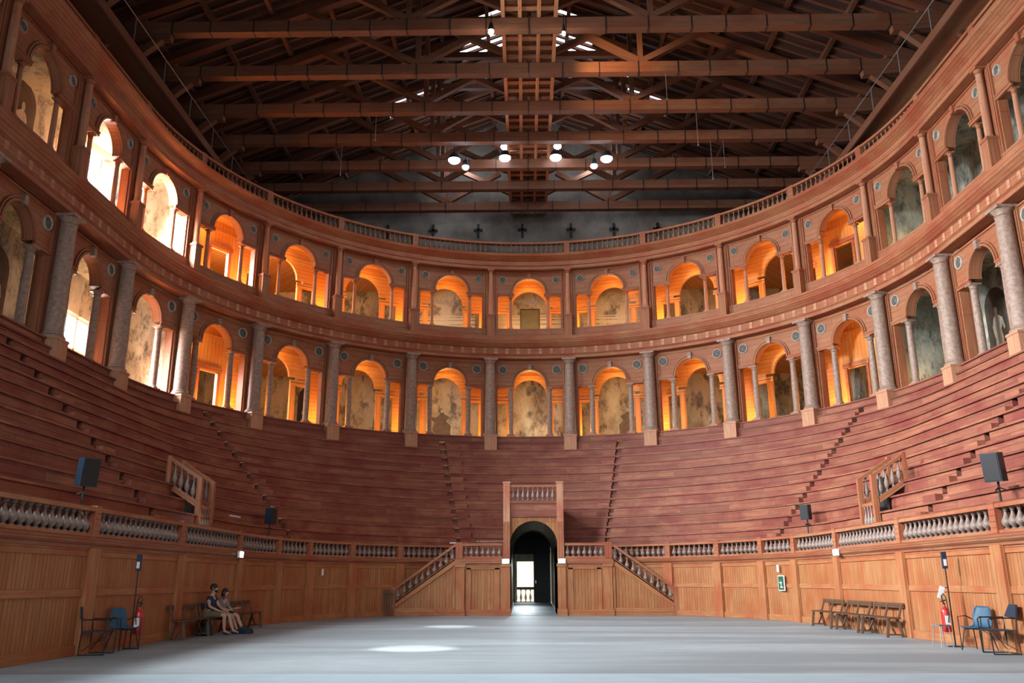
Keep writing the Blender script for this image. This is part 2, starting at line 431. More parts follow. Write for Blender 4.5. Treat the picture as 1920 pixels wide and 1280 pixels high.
for i, y in enumerate(YT):
    lab = 'timber roof truss spanning the hall, its tie beam %s from the top' % ORD[i] if i else 'nearest timber roof truss, only its far side cut by the top edge'
    if proto is None:
        t = thing('roof_truss', lab, 'roof truss', (0, y, 0), 0, 'timber roof trusses')
        mb = MB(); mb.box(-15.9, 15.9, -.18, .18, TIE, TIE + .48); mb.build('tie_beam', M['beam'], t)
        for sg in (-1, 1):
            zr = lambda x: ZR - .45 - sl * x
            MB().beam((sg * .1, 0, zr(0)), (sg * 16.3, 0, zr(16.3)), .3, .38).build('principal_rafter', M['beam'], t)
            MB().beam((sg * 4.6, 0, TIE + .45), (sg * 4.6, 0, zr(4.6)), .2, .2).build('queen_post', M['beam'], t)
            MB().beam((sg * 4.7, 0, TIE + .6), (sg * 9.4, 0, zr(9.4)), .24, .26).build('strut', M['beam'], t)
            MB().beam((sg * 4.5, 0, TIE + .6), (sg * 1.6, 0, TIE + 2.3), .24, .26).build('strut', M['beam'], t)
            MB().beam((sg * 3.9, 0, TIE + 2.5), (sg * .1, 0, TIE + .62), .22, .24).build('strut', M['beam'], t)
            MB().beam((sg * 15.9, 0, 19.6), (sg * 13.9, 0, TIE - .05), .26, .28).build('wall_brace', M['beam'], t)
            MB().beam((sg * 16.7, 0, TIE + .1), (sg * 13.6, 0, TIE - .14), .3, .24).build('corbel', M['beam'], t)
        MB().beam((-4.6, 0, zr(4.6) - .35), (4.6, 0, zr(4.6) - .35), .26, .3).build('collar_beam', M['beam'], t)
        s0 = None
        for j in range(19):
            x = -13.5 + 1.5 * j + random.uniform(-.15, .15)
            if s0 is None: s0 = MB().box(-.02, .02, -.2, .2, TIE - .02, TIE + .5).build('iron_strap', M['iron'], t); o = s0
            else: o = s0.copy(); COL.objects.link(o)
            o.location = (x, 0, 0)
        proto = t
    else:
        t = copy_tree(proto); t.location = (0, y, 0); t['label'] = lab
# catwalk along the ridge line, above the tie beams
t = thing('catwalk', 'orange plank catwalk running down the middle of the roof above the tie beams', 'catwalk', (0, 0, 0))
for x in (-1.0, -.36, .36, 1.0):
    MB().box(x - .07, x + .07, -8, 17.6, TIE + .5, TIE + .72).build('joist', M['catwalk'], t)
o0 = None
for i in range(40):
    if o0 is None: o0 = MB().box(-1.05, 1.05, -.13, .13, TIE + .72, TIE + .77).build('cross_plank', M['catwalk'], t); o = o0
    else: o = o0.copy(); COL.objects.link(o)
    o.location = (0, -7.6 + i * .62, 0)
MB().box(-1.05, 1.05, -8, 17.6, TIE + .80, TIE + .84, grain=0).build('deck_boards', M['beam'], t)
# side gangways with handrails
for sg in (-1, 1):
    t = thing('gangway', 'plank gangway with thin metal handrail along the upper %s side of the roof' % side(sg), 'gangway', (sg * 14.9, 0, 0))
    MB().box(-.7, .7, -13, 17.6, 19.75, 19.87).build('walkway_boards', M['catwalk'] if sg > 0 else M['beam'], t)
    MB().box(-.78, -.7, -13, 17.6, 19.6, 19.95).build('edge_board', M['beam'], t) if sg > 0 else MB().box(.7, .78, -13, 17.6, 19.6, 19.95).build('edge_board', M['beam'], t)
    x = -sg * .74
    MB().tube([(x, -13, 20.95), (x, 17.6, 20.95)], .022, 6).build('handrail', M['steel'], t)
    o0 = None
    for i in range(12):
        if o0 is None: o0 = MB().tube([(x, 0, 19.9), (x, 0, 20.95)], .02, 6).build('rail_post', M['steel'], t); o = o0
        else: o = o0.copy(); COL.objects.link(o)
        o.location = (0, -12.5 + 2.6 * i, 0)
    for y in (-8, -2.4, 3.2, 8.8, 14.4):
        MB().beam((0, y, 19.7), (sg * 1.8, y, 18.6), .15, .15).build('bracket', M['beam'], t)
# wall anchors (iron crosses)
for i, x in enumerate((-8.2, -5.55, -2.92, -.35, 2.48, 4.97, 7.52)):
    mb = MB(); mb.box(-.07, .07, -.05, .05, -.42, .42); mb.box(-.26, .26, -.05, .05, -.02, .12)
    tag(mb.build('wall_anchor', M['iron'], None, loc=(x, 17.68, 21.0)), 'iron cross anchor on the dark far wall, %s from the left' % ORD[i + 1], 'wall anchor', 'iron wall anchors')
# lamps hanging in the roof
def spotlamp(loc, label, mat, r=.2, tilt=0, e=0, col=(.8, .9, 1)):
    t = thing('roof_spotlight', label, 'spotlight', loc, 0, 'spotlights in the roof')
    MB().lathe([(.001, .32), (r * .6, .3), (r * 1.15, .02), (r * 1.15, -.03)], 14).build('housing', M['black'], t, True)
    MB().lathe([(.001, .02), (r * .9, 0), (r * 1.05, -.08), (r * .8, -.16), (.001, -.2)], 14).build('lamp_lens', mat, t, True)
    MB().tube([(0, 0, .3), (0, 0, .75)], .02, 6).build('hanger', M['iron'], t)
    if e: lamp('roof_spotlight_light', 'POINT', (loc[0], loc[1], loc[2] - .4), e, col, .15)
    return t
LM = [(-3.6, 8.9, 21.0, .27, 'far left of the four'), (-1.15, 8.9, 21.1, .26, 'second of the four from the left'), (1.3, 8.9, 21.1, .26, 'third of the four from the left'), (3.75, 8.9, 21.0, .27, 'far right of the four'),
      (-1.2, 10.0, 22.3, .18, 'above and left of the catwalk'), (1.45, 10.0, 22.3, .18, 'above and right of the catwalk'), (-3.1, 9.6, 21.0, .16, 'small one beside the left pair'), (3.2, 9.6, 21.0, .16, 'small one beside the right pair')]
for x, y, z, r, d in LM:
    spotlamp((x, y, z), 'glaring bluish white spotlight under the roof trusses, ' + d, M['lampglow'], r, e=9)
spotlamp((-1.43, -1.0, 21.05), 'brightest white spotlight near the top of the picture, left of the catwalk', M['bulb'], .1, e=22, col=(1, .95, .85))
spotlamp((1.26, -1.0, 20.95), 'small white spotlight near the top of the picture, right of the catwalk', M['bulb'], .06, e=10, col=(1, .95, .85))
lamp('spotlight_beam', 'SPOT', (-2.7, .1, 21.0), 22000, (.92, .96, 1), .05, (-2.7, .15, 0), angle=radians(5.4), blend=.8)
lamp('spotlight_beam', 'SPOT', (-2.6, -6.5, 21.0), 30000, (.92, .96, 1), .05, (-2.7, -8.9, 0), angle=radians(5.9), blend=.8)
lamp('beam_uplight', 'SPOT', (2.2, -.2, 20.6), 800, (1, .6, .25), .1, (3.6, 2.4, 21.6), angle=radians(75), blend=.8)
lamp('roof_wash', 'POINT', (-7.5, 3.8, 19.6), 22, (1, .62, .4), .4); lamp('roof_wash', 'POINT', (7.5, 3.8, 19.6), 26, (1, .72, .5), .4)
lamp('roof_wash', 'POINT', (0, 4.0, 20.4), 18, (1, .6, .35), .4)
lamp('gable_light', 'POINT', (-3.5, 15.0, 24.0), 170, (.95, .97, 1), .4); lamp('gable_light', 'POINT', (3.5, 15.0, 24.0), 170, (.95, .97, 1), .4)

# ------------------------------------------------------------ loggia floors and ceilings
def slab(name, z, mat, o0, s0=-36, s1=36, thick=.06):
    mb = MB(); n = int((s1 - s0) / .6); ss = [s0 + (s1 - s0) * i / n for i in range(n + 1)]
    for a, b_ in zip(ss, ss[1:]):
        A, B = PC.at(a, o0), PC.at(b_, o0); C, D = hallpt(b_), hallpt(a)
        for dz in (0, thick):
            p = [(*A, z + dz), (*B, z + dz), (*C, z + dz), (*D, z + dz)]
            mb.face(p, [(0, a), (0, b_), (2, b_), (2, a)])
        mb.face([(*A, z), (*B, z), (*B, z + thick), (*A, z + thick)], [(a, 0), (b_, 0), (b_, .1), (a, .1)])
    return tag(mb.build(name, mat), kind='structure')
slab('floor_lower_loggia', 8.30, M['orange'], .62)
slab('ceiling_lower_loggia', 12.40, M['orange'], .3, -18.6, 18.6)
slab('ceiling_lower_left', 12.40, M['fresco2'], .3, -36, -18.6); slab('ceiling_lower_right', 12.40, M['fresco2'], .3, 18.6, 36)
slab('floor_upper_loggia', 14.02, M['orange'], .3)
slab('ceiling_upper_loggia', 17.36, M['orange'], .3, -18.6, 18.6)
slab('ceiling_upper_left', 17.36, M['fresco2'], .3, -36, -18.6); slab('ceiling_upper_right', 17.36, M['fresco2'], .3, 18.6, 36)
slab('floor_gallery', 18.04, M['beam'], .2)
# ------------------------------------------------------------ seating tiers
def Zk(k): return 2.27 if k < -1 else 3.28 + .4509 * k - .0013 * k * k
def Tk(k): return .1405 + .0749 * k
def aisle_s(j, k):
    if j == 0: return 4.9 - .035 * k
    if j == 1: return 17.0
    return 28.6 + .085 * k
SEND = 39.9
def P3(s, t, z): x, y = S(s, t); return (x, y, z)
for k in range(-1, 13):
    last = k == 12
    z0, z1 = Zk(k - 1), (8.40 if last else Zk(k)); t0 = 1.0 if last else Tk(k); t1 = 1.14 if last else Tk(k + 1)
    if last: z0 = Zk(11)
    n = 156; base = [-SEND + 2 * SEND * i / n for i in range(n + 1)]
    holes = []
    if 0 <= k <= 11:
        for sg in (-1, 1):
            for j in range(3):
                a = aisle_s(j, k); wd = .15 if j < 2 else .13
                holes.append(tuple(sorted((sg * (a - wd), sg * (a + wd)))))
    ss = sorted(set(base) | {x for h in holes for x in h} | {-1.72, 1.72})
    halves = ((-99, 0, 'left of the portal'), (0, 99, 'right of the portal')) if k <= 2 else ((-99, 99, ''),)
    for h0, h1, hs in halves:
      mb = MB()
      for a, b_ in zip(ss, ss[1:]):
        if b_ - a < 1e-6: continue
        mid = (a + b_) / 2
        if not h0 < mid < h1: continue
        if k <= 2 and abs(mid) < 1.72: continue
        hole = next((h for h in holes if h[0] - 1e-6 <= a and b_ <= h[1] + 1e-6), None)
        e = .006; q = .007
        def band(ta, za, tb, zb, v0, v1):
            mb.face([P3(a, ta, za), P3(b_, ta, za), P3(b_, tb, zb), P3(a, tb, zb)], [(a, v0), (b_, v0), (b_, v1), (a, v1)])
        v = k * 1.37
        if hole:
            zt, zb_ = z1 - .055, z1 - .25
            band(t0 + e, z0, t0 + e, zb_, v, v + zb_ - z0)
            d = .055
            band(t0 + e, zb_, t0 + d, zb_, v, v + .2); band(t0 + d, zb_, t0 + d, zt, v, v + .2)
            for s_, sd in ((a, hole[0]), (b_, hole[1])):
                if abs(s_ - sd) < 1e-6: mb.face([P3(s_, t0 + e, zb_), P3(s_, t0 + d, zb_), P3(s_, t0 + d, zt), P3(s_, t0 + e, zt)])
        else: band(t0 + e, z0, t0 + e, z1 - .05, v, v + z1 - z0)
        band(t0 + e, z1 - .05, t0 - q, z1 - .05, v + .5, v + .52)
        band(t0 - q, z1 - .05, t0 - q, z1, v + .53, v + .56)
        band(t0 - q, z1, t1 + e, z1, v + .6, v + 1.0)
      o = mb.build('seating_tier', M['cavea'])
      tag(o, ('topmost curved wooden seating step, carrying the arcade' if last else 'lowest curved wooden seating step behind the balustrade, ' + hs if k == -1 else
            'curved reddish wooden seating step, %s row up' % ORD[k + 2] + (', ' + hs if hs else '')), 'seating step', 'curved wooden seating steps')
mb = MB()
for i in range(120):
    a, b_ = -SEND + 2 * SEND * i / 120, -SEND + 2 * SEND * (i + 1) / 120
    if abs((a + b_) / 2) < 1.7: continue
    mb.face([P3(a, 0, 2.25), P3(b_, 0, 2.25), P3(b_, Tk(-1) + .01, 2.25), P3(a, Tk(-1) + .01, 2.25)], [(a, 0), (b_, 0), (b_, .4), (a, .4)])
tag(mb.build('floor_walkway', M['cavea']), kind='structure')
# aisle step blocks
for sg in (-1, 1):
    for j in range(3):
        t = thing('aisle_steps', 'flight of small half-height aisle steps up the %s seating, %s from the centre' % (side(sg), ORD[j + 1]), 'steps', (0, 0, 0))
        for k in range(0, 12):
            a = aisle_s(j, k); s0, s1 = sorted((sg * (a - .15), sg * (a - .85)))
            mb = MB(); z0, z1 = Zk(k - 1), Zk(k) - .22; t0, t1 = Tk(k) - .032, Tk(k) + .004
            A = [P3(s0, t0, 0), P3(s1, t0, 0), P3(s1, t1, 0), P3(s0, t1, 0)]
            lo = [(x, y, z0) for x, y, _ in A]; hi = [(x, y, z1) for x, y, _ in A]
            for q in range(4):
                q2 = (q + 1) % 4; mb.face([lo[q], lo[q2], hi[q2], hi[q]], [(0, z0), (.7, z0), (.7, z1), (0, z1)])
            mb.face(hi, [(0, 0), (.7, 0), (.7, .2), (0, .2)]); mb.build('step', M['cavea'], t)
# ------------------------------------------------------------ arcades
SP = 4.0898
def frame_at(path, s, off=0):
    x, y = path.at(s, off); nx, ny = path.nrm(s); return x, y, atan2(ny, nx) - pi / 2
def panel(mb, path, s0, hw, zb, zs, zside, zt, r, a, b_, o0, o1, solid=False):
    xs = [-hw, -b_, -a] + [-r * cos(pi * i / 18) for i in range(19)] + [a, b_, hw]
    def low(x):
        ax = abs(x)
        return zs + sqrt(max(r * r - ax * ax, 0))
    for x0, x1 in zip(xs, xs[1:]):
        m_ = abs(x0 + x1) / 2
        if m_ > b_: l0 = l1 = zb
        elif m_ > a: l0 = l1 = zside
        elif m_ > r: l0 = l1 = zs
        else: l0, l1 = low(x0), low(x1)
        p = [path.at(s0 + x0, o0), path.at(s0 + x1, o0), path.at(s0 + x1, o1), path.at(s0 + x0, o1)]
        u0, u1 = s0 + x0, s0 + x1
        mb.face([(*p[0], l0), (*p[1], l1), (*p[1], zt), (*p[0], zt)], [(u0, l0), (u1, l1), (u1, zt), (u0, zt)])
        mb.face([(*p[2], l1), (*p[3], l0), (*p[3], zt), (*p[2], zt)], [(u1, l1), (u0, l0), (u0, zt), (u1, zt)])
        mb.face([(*p[0], l0), (*p[3], l0), (*p[2], l1), (*p[1], l1)], [(u0, 0), (u0, .3), (u1, .3), (u1, 0)])
    for x, z0, z1 in ((-b_, zb, zside), (b_, zb, zside), (-hw, zb, zt), (hw, zb, zt), (-a, zside, zs), (a, zside, zs)):
        p, q = path.at(s0 + x, o0), path.at(s0 + x, o1)
        if abs(z1 - z0) > .001: mb.face([(*p, z0), (*q, z0), (*q, z1), (*p, z1)], [(z0, 0), (z0, .3), (z1, .3), (z1, 0)])
def archivolt(mb, path, s0, zs, r0, r1, o0, o1):
    n = 16; P = []
    for i in range(n + 1):
        th = pi * i / n
        P.append([(*path.at(s0 - r * cos(th), o), zs + r * sin(th)) for r, o in ((r0, o1), (r0, o0), (r1, o0), (r1, o1))])
    for i in range(n):
        for q in range(3):
            mb.face([P[i][q], P[i][q + 1], P[i + 1][q + 1], P[i + 1][q]], [(i * .15, q * .1), (i * .15, q * .1 + .1), (i * .15 + .15, q * .1 + .1), (i * .15 + .15, q * .1)])
def local(o, root): o.location = tuple(a - b_ for a, b_ in zip(o.location, root.location)); o.parent = root; return o
def disc(path, s, off, z, R):
    """roundel facing the hall: returns (ring, relief)"""
    x, y, rz = frame_at(path, s, off)
    mt = Matrix.Translation((x, y, z)) @ Matrix.Rotation(rz, 4, 'Z') @ Matrix.Rotation(pi / 2, 4, 'X')
    out = []
    for prof in ([(R * .72, -.02), (R * .74, .05), (R * .86, .075), (R * .97, .05), (R, -.02)], [(.001, .055), (R * .25, .06), (R * .4, .035), (R * .55, .04), (R * .72, .01), (R * .73, -.02)]):
        m_ = MB(); m_.lathe(prof, 16); m_.v = [tuple(mt @ Vector(v)) for v in m_.v]; out.append(m_)
    return out
def baysay(k):
    return 'centre bay above the portal' if k == 0 else '%s bay %s of centre' % (ORD[abs(k)], side(k))
ROT = {}
cap_cache = {}
def colonnette_meshes(r, zlo, z0, z1, pw):
    """local meshes: pedestal, shaft, capital at origin"""
    key = (r, zlo)
    if key in cap_cache: return cap_cache[key]
    a = MB(); a.box(-pw, pw, -pw, pw, zlo, z0); a.box(-pw - .02, pw + .02, -pw - .02, pw + .02, z0 - .05, z0)
    b_ = MB(); b_.lathe([(r * 1.35, z0), (r * 1.4, z0 + .05), (r * 1.1, z0 + .09), (r, z0 + .14), (r * 1.0, (z0 + z1) / 2), (r * .88, z1 - .2)], 14)
    c_ = MB(); c_.lathe([(r * .88, z1 - .2), (r * 1.05, z1 - .18), (r * .92, z1 - .15), (r * .95, z1 - .1), (r * 1.35, z1 - .05)], 14); c_.box(-r * 1.4, r * 1.4, -r * 1.4, r * 1.4, z1 - .05, z1)
    cap_cache[key] = (a, b_, c_); return cap_cache[key]
ORDERS = {
 'lower': dict(zb=8.40, zs=11.13, zside=10.98, zt=12.42, r=.80, a=1.14, b=1.64, o0=.30, o1=.66, cr=.135, clo=8.05, cz0=8.52, rz=11.93, ru=1.38, rr=.25, co=.42),
 'upper': dict(zb=14.12, zs=16.08, zside=15.96, zt=17.36, r=.86, a=1.10, b=1.64, o0=.22, o1=.52, cr=.085, clo=14.0, cz0=14.2, rz=16.86, ru=1.40, rr=.20, co=.34)}
proto_meshes = {}
for oname, D in ORDERS.items():
    for k in range(-8, 9):
        s0 = k * SP; x, y, rz = frame_at(PC, s0, D['o0'])
        root = thing('arcade_bay', '%s arcade wooden arch with narrow side openings, %s' % (oname, baysay(k)), 'arcade bay', (x, y, D['zb']), 0, 'arched bays of the %s arcade' % oname)
        mb = MB(); panel(mb, PC, s0, SP / 2, D['zb'], D['zs'], D['zside'], D['zt'], D['r'], D['a'], D['b'], D['o0'], D['o1'])
        local(mb.build('arch_wall', M['order']), root)
        mb = MB()
        for sg in (-1, 1):
            for u0, u1 in ((1.70, 1.76), (1.80, 2.04)):
                e0, e1 = sorted((s0 + sg * u0, s0 + sg * u1)); wbox(mb, PC, e0, e1, D['o0'] - .07, D['o0'], D['zb'], D['zt'] - .04, vert=True)
            e0, e1 = sorted((s0 + sg * (D['a'] - .32), s0 + sg * (D['b'] + .04))); wbox(mb, PC, e0, e1, D['o0'] - .07, D['o0'], D['zs'] - .15, D['zs'] - .02)
            wbox(mb, PC, e0, e1, D['o0'] - .10, D['o0'], D['zs'] - .05, D['zs'])
        wbox(mb, PC, s0 - 1.70, s0 + 1.70, D['o0'] - .05, D['o0'], D['zt'] - .13, D['zt'] - .07)
        archivolt(mb, PC, s0, D['zs'], D['r'], D['r'] + .08, D['o0'] - .08, D['o0']); archivolt(mb, PC, s0, D['zs'], D['r'] + .11, D['r'] + .17, D['o0'] - .06, D['o0'])
        local(mb.build('mouldings', M['trim']), root)
        mb = MB(); wbox(mb, PC, s0 - .09, s0 + .09, D['o0'] - .16, D['o0'], D['zs'] + D['r'] - .04, D['zs'] + D['r'] + .26)
        local(mb.build('keystone', M['marble'] if oname == 'lower' else M['trim']), root)
        for sg in (-1, 1):
            a_, b_ = disc(PC, s0 + sg * D['ru'], D['o0'] + .0, D['rz'], D['rr'])
            rg = local(a_.build('roundel', M['roundel'], None, True), root); q = b_.build('relief', M['bronze'], rg, True)
            ms = colonnette_meshes(D['cr'], D['clo'], D['cz0'], D['zs'] - .14, .19 if oname == 'lower' else .11)
            x, y, rz = frame_at(PC, s0 + sg * ((D['a'] + D['r']) / 2), D['co'])
            for nm, m_, mat, key in (('colonnette', ms[1], M['marble'] if oname == 'lower' else M['pale'], 1), ('pedestal', ms[0], M['pale'], 0), ('capital', ms[2], M['marble'] if oname == 'lower' else M['trim'], 2)):
                kk = (oname, nm)
                if kk not in proto_meshes:
                    o = m_.build(nm, mat, None, nm != 'pedestal'); proto_meshes[kk] = o.data
                else: o = bpy.data.objects.new(nm, proto_meshes[kk]); COL.objects.link(o)
                if nm == 'colonnette': o.location = (x, y, 0); o.rotation_euler = (0, 0, rz); cn = local(o, root); cn.rotation_euler = (0, 0, rz)
                else: o.parent = cn
    if oname == 'upper':
        mb = MB(); sweep(mb, PC, -34.9, 34.9, [(.14, 13.5), (.5, 13.5), (.5, 14.13), (.14, 14.13)]); tag(mb.build('wall_parapet', M['order']), kind='structure')
    # big columns
    for k in range(-9, 9):
        s = (k + .5) * SP; x, y, rz = frame_at(PC, s, 0)
        j = k + 1 if k >= 0 else k; sd = 'right' if k >= 0 else 'left'
        t = thing('column', ('stout marbled column' if oname == 'lower' else 'slender column on tall pedestal') + ' of the %s arcade, %s %s of centre' % (oname, ORD[abs(j)], sd), 'column', (x, y, 7.66 if oname == 'lower' else 13.55), rz, 'columns of the %s arcade' % oname)
        z0 = t.location.z
        if ('col', oname) not in proto_meshes:
            L = []
            if oname == 'lower':
                a = MB(); a.box(-.31, .31, -.34, .32, 0, .74); a.box(-.33, .33, -.36, .34, .68, .76); L.append(('pedestal', a, M['pale'], False))
                a = MB(); a.lathe([(.36, .76), (.37, .82), (.33, .87), (.30, .90), (.31, .93), (.28, .97)], 20); L.append(('base', a, M['marble'], True))
                a = MB(); a.lathe([(.28, .97), (.275, 2.2), (.262, 3.2), (.245, 4.45)], 20); L.append(('shaft', a, M['marble'], True))
                a = MB(); a.lathe([(.245, 4.45), (.27, 4.47), (.245, 4.5), (.25, 4.56), (.34, 4.66)], 20); a.box(-.35, .35, -.35, .35, 4.66, 4.75); L.append(('capital', a, M['marble'], True))
            else:
                a = MB(); a.box(-.19, .19, -.2, .2, 0, 1.2); a.box(-.22, .22, -.23, .22, 1.14, 1.24); a.box(-.22, .22, -.23, .22, 0, .1); L.append(('pedestal', a, M['trim'], False))
                a = MB(); a.lathe([(.17, 1.24), (.175, 1.28), (.14, 1.33), (.125, 1.38), (.125, 2.4), (.108, 3.55)], 14); L.append(('shaft', a, M['pale'], True))
                a = MB(); a.lathe([(.108, 3.55), (.13, 3.57), (.11, 3.6), (.16, 3.7)], 14); a.box(-.18, .18, -.18, .18, 3.7, 3.79); L.append(('capital', a, M['trim'], True))
            proto_meshes[('col', oname)] = [(nm, a.build(nm, mt, t, sm).data) for nm, a, mt, sm in L]
        else:
            for nm, me in proto_meshes[('col', oname)]:
                o = bpy.data.objects.new(nm, me); COL.objects.link(o); o.parent = t
# entablatures
mb = MB(); sweep(mb, PC, -35.2, 35.2, [(.5, 12.42), (-.20, 12.42), (-.20, 12.58), (-.26, 12.62), (-.18, 12.66), (-.18, 12.98), (-.28, 13.02), (-.48, 13.2), (-.55, 13.34), (-.40, 13.46), (-.40, 13.55), (.5, 13.55)])
tag(mb.build('trim_2', M['trim']), kind='structure')
mb = MB()
n = int(68 / .584)
for i in range(n):
    s = -34 + i * .5843; wbox(mb, PC, s, s + .17, -.205, -.17, 12.68, 12.96)
tag(mb.build('trim_3', M['pale']), kind='structure')
mb = MB(); sweep(mb, PC, -35.2, 35.2, [(.5, 17.33), (-.18, 17.33), (-.18, 17.48), (-.24, 17.52), (-.16, 17.56), (-.16, 17.76), (-.32, 17.86), (-.52, 17.98), (-.58, 18.08), (-.45, 18.14), (.4, 18.14)])
tag(mb.build('trim_4', M['trim']), kind='structure')

# inner arcade and radial partitions, lit orange
PI_ = upath(0, 0, 16.3, 16.3, -LEN); FI = 16.3 / 14.5
for oname, D in ORDERS.items():
    for k in range(-4, 5):
        s0 = k * SP * FI; hw = SP * FI / 2
        x, y = PI_.at(s0)
        t = thing('inner_arcade_bay', 'orange lit plank wall behind the %s arcade, %s' % (oname, baysay(k)), 'inner wall', (x, y, D['zb']), 0, 'orange inner walls of the %s loggia' % oname)
        mb = MB()
        if abs(k) == 4:
            sg = 1 if k > 0 else -1
            d0, d1 = sorted((s0 + sg * -1.6, s0 + sg * -.6))
            wbox(mb, PI_, s0 - hw, d0, 0, .12, D['zb'] - .1, D['zt'], vert=True); wbox(mb, PI_, d1, s0 + hw, 0, .12, D['zb'] - .1, D['zt'], vert=True)
            wbox(mb, PI_, d0, d1, 0, .12, D['zb'] + 1.9, D['zt'], vert=True)
            local(mb.build('plank_wall', M['orange']), t)
            mb = MB(); wbox(mb, PI_, d0 - .12, d0, -.06, .02, D['zb'] - .1, D['zb'] + 1.95); wbox(mb, PI_, d1, d1 + .12, -.06, .02, D['zb'] - .1, D['zb'] + 1.95)
            wbox(mb, PI_, d0 - .2, d1 + .2, -.1, .02, D['zb'] + 1.95, D['zb'] + 2.15); local(mb.build('door_frame', M['trim']), t)
        else:
            panel(mb, PI_, s0, hw, D['zb'] - .1, D['zs'] - .25, D['zside'] - .5, D['zt'], D['r'] + .08, 1.28, 1.85, 0, .14)
            local(mb.build('plank_wall', M['orange']), t)
            for sg in (-1, 1):
                mb = MB()
                e0, e1 = sorted((s0 + sg * .98, s0 + sg * 1.24)); wbox(mb, PI_, e0, e1, -.02, .14, D['zb'] - .1, D['zs'] - .4, vert=True)
                e0, e1 = sorted((s0 + sg * .90, s0 + sg * 1.95)); wbox(mb, PI_, e0, e1, -.09, 0, D['zs'] - .62, D['zs'] - .54); wbox(mb, PI_, e0, e1, -.06, 0, D['zs'] - .50, D['zs'] - .40)
                local(mb.build('pier', M['orange']), t)
        mb = MB(); wbox(mb, PI_, s0 - hw, s0 + hw, -.05, 0, D['zt'] - .5, D['zt'] - .42); local(mb.build('wall_rail', M['orange']), t)
    for sg in (-1, 1):
        s = sg * 4.55 * SP; A = PC.at(s, .66); B = hallpt(s)
        mb = MB(); d = Vector((B[0] - A[0], B[1] - A[1], 0)); L = d.length; d /= L; nn = Vector((-d.y, d.x, 0)) * .06
        mt = Matrix((d, nn.normalized(), Vector((0, 0, 1)))).transposed().to_4x4(); mt.translation = Vector((A[0], A[1], 0))
        mb.box(0, L, -.06, .06, D['zb'], D['zt'], mt, 2)
        tag(mb.build('wall_partition', M['fresco2'] if sg > 0 else M['fresco3']), kind='structure')
# warm floodlights on the loggia floors
for k in range(-4, 5):
    for oname, e in (('lower', 95), ('upper', 95)):
        D = ORDERS[oname]
        for du in (-1.9, ):
            s = k * SP + du
            if k == -4: s = k * SP + .3
            x, y = PC.at(s, .98); lamp('loggia_floodlight', 'POINT', (x, y, D['zb'] + .55), e, (1, .47, .10), .12)
    x, y = PC.at(k * SP, 1.25)
    for zz in (11.6, 16.6): lamp('loggia_fill_lamp', 'POINT', (x, y, zz), 26, (1, .50, .13), .15)
for sg in (-1, 1):
    for z in (8.9, 14.7):
        x, y = PC.at(sg * 4.75 * SP, 1.3); lamp('loggia_floodlight', 'POINT', (x, y, z), 16, (1, .66, .3), .12)
for k in range(-3, 4):
    x, y = PI_.at(k * SP * FI, .5)
    for z, e in ((9.3, 26), (14.8, 20)): lamp('mural_fill', 'POINT', (x, y, z), e, (1, .88, .68), .15)  # added fill to brighten the wall paintings, not real fixtures
for sg in (-1, 1):
    for s_ in (5.6, 7.0):
        x, y = PC.at(sg * s_ * SP, 1.5)
        for z in (8.9, 14.6): lamp('mural_fill', 'POINT', (x, y, z), 4 if sg < 0 else 5, (.9, .95, .9), .15)  # same added fill for the straight side bays

# painted figures and architecture on the hall walls behind the arcades
M['paint_pale'] = plain('paint_pale_stone', (.50, .47, .38), .9, .35, 7); M['paint_mid'] = plain('paint_mid_stone', (.30, .25, .16), .9, .4, 5)
M['paint_dark'] = plain('paint_dark_umber', (.075, .055, .04), .9, .4, 4); M['paint_umber'] = plain('paint_soft_umber', (.17, .13, .085), .9, .4, 4); M['paint_cream'] = plain('paint_cream', (.66, .60, .42), .9, .12, 3); M['paint_green'] = plain('paint_olive', (.20, .17, .08), .9, .2, 3)
def wallframe(s):     # origin on the hall wall, x axis along the wall, y into the wall
    x, y = hallpt(s)
    if abs(x) > 16.7: return (x - (.012 if x > 0 else -.012), y), (-pi / 2 if x > 0 else pi / 2)
    return (x, y - .012), 0
def flat(name, mat, parent, pts, d=0.0):
    mb = MB(); f = [(x, -d, z) for x, z in pts]; g_ = [(x, -d - .008, z) for x, z in pts]; mb.face(f); mb.face(list(reversed(g_)))
    for i in range(len(pts)): j = (i + 1) % len(pts); mb.face([f[i], f[j], g_[j], g_[i]])
    return mb.build(name, mat, parent)
FIG = [(-.30, 0), (.28, 0), (.22, .35), (.30, .8), (.22, 1.15), (.34, 1.35), (.42, 1.1), (.52, 1.18), (.40, 1.58), (.16, 1.72), (.09, 1.78), (.13, 1.95), (.05, 2.08), (-.06, 2.07), (-.11, 1.93), (-.07, 1.78), (-.22, 1.68), (-.36, 1.35), (-.30, 1.0), (-.24, .85), (-.32, .45)]
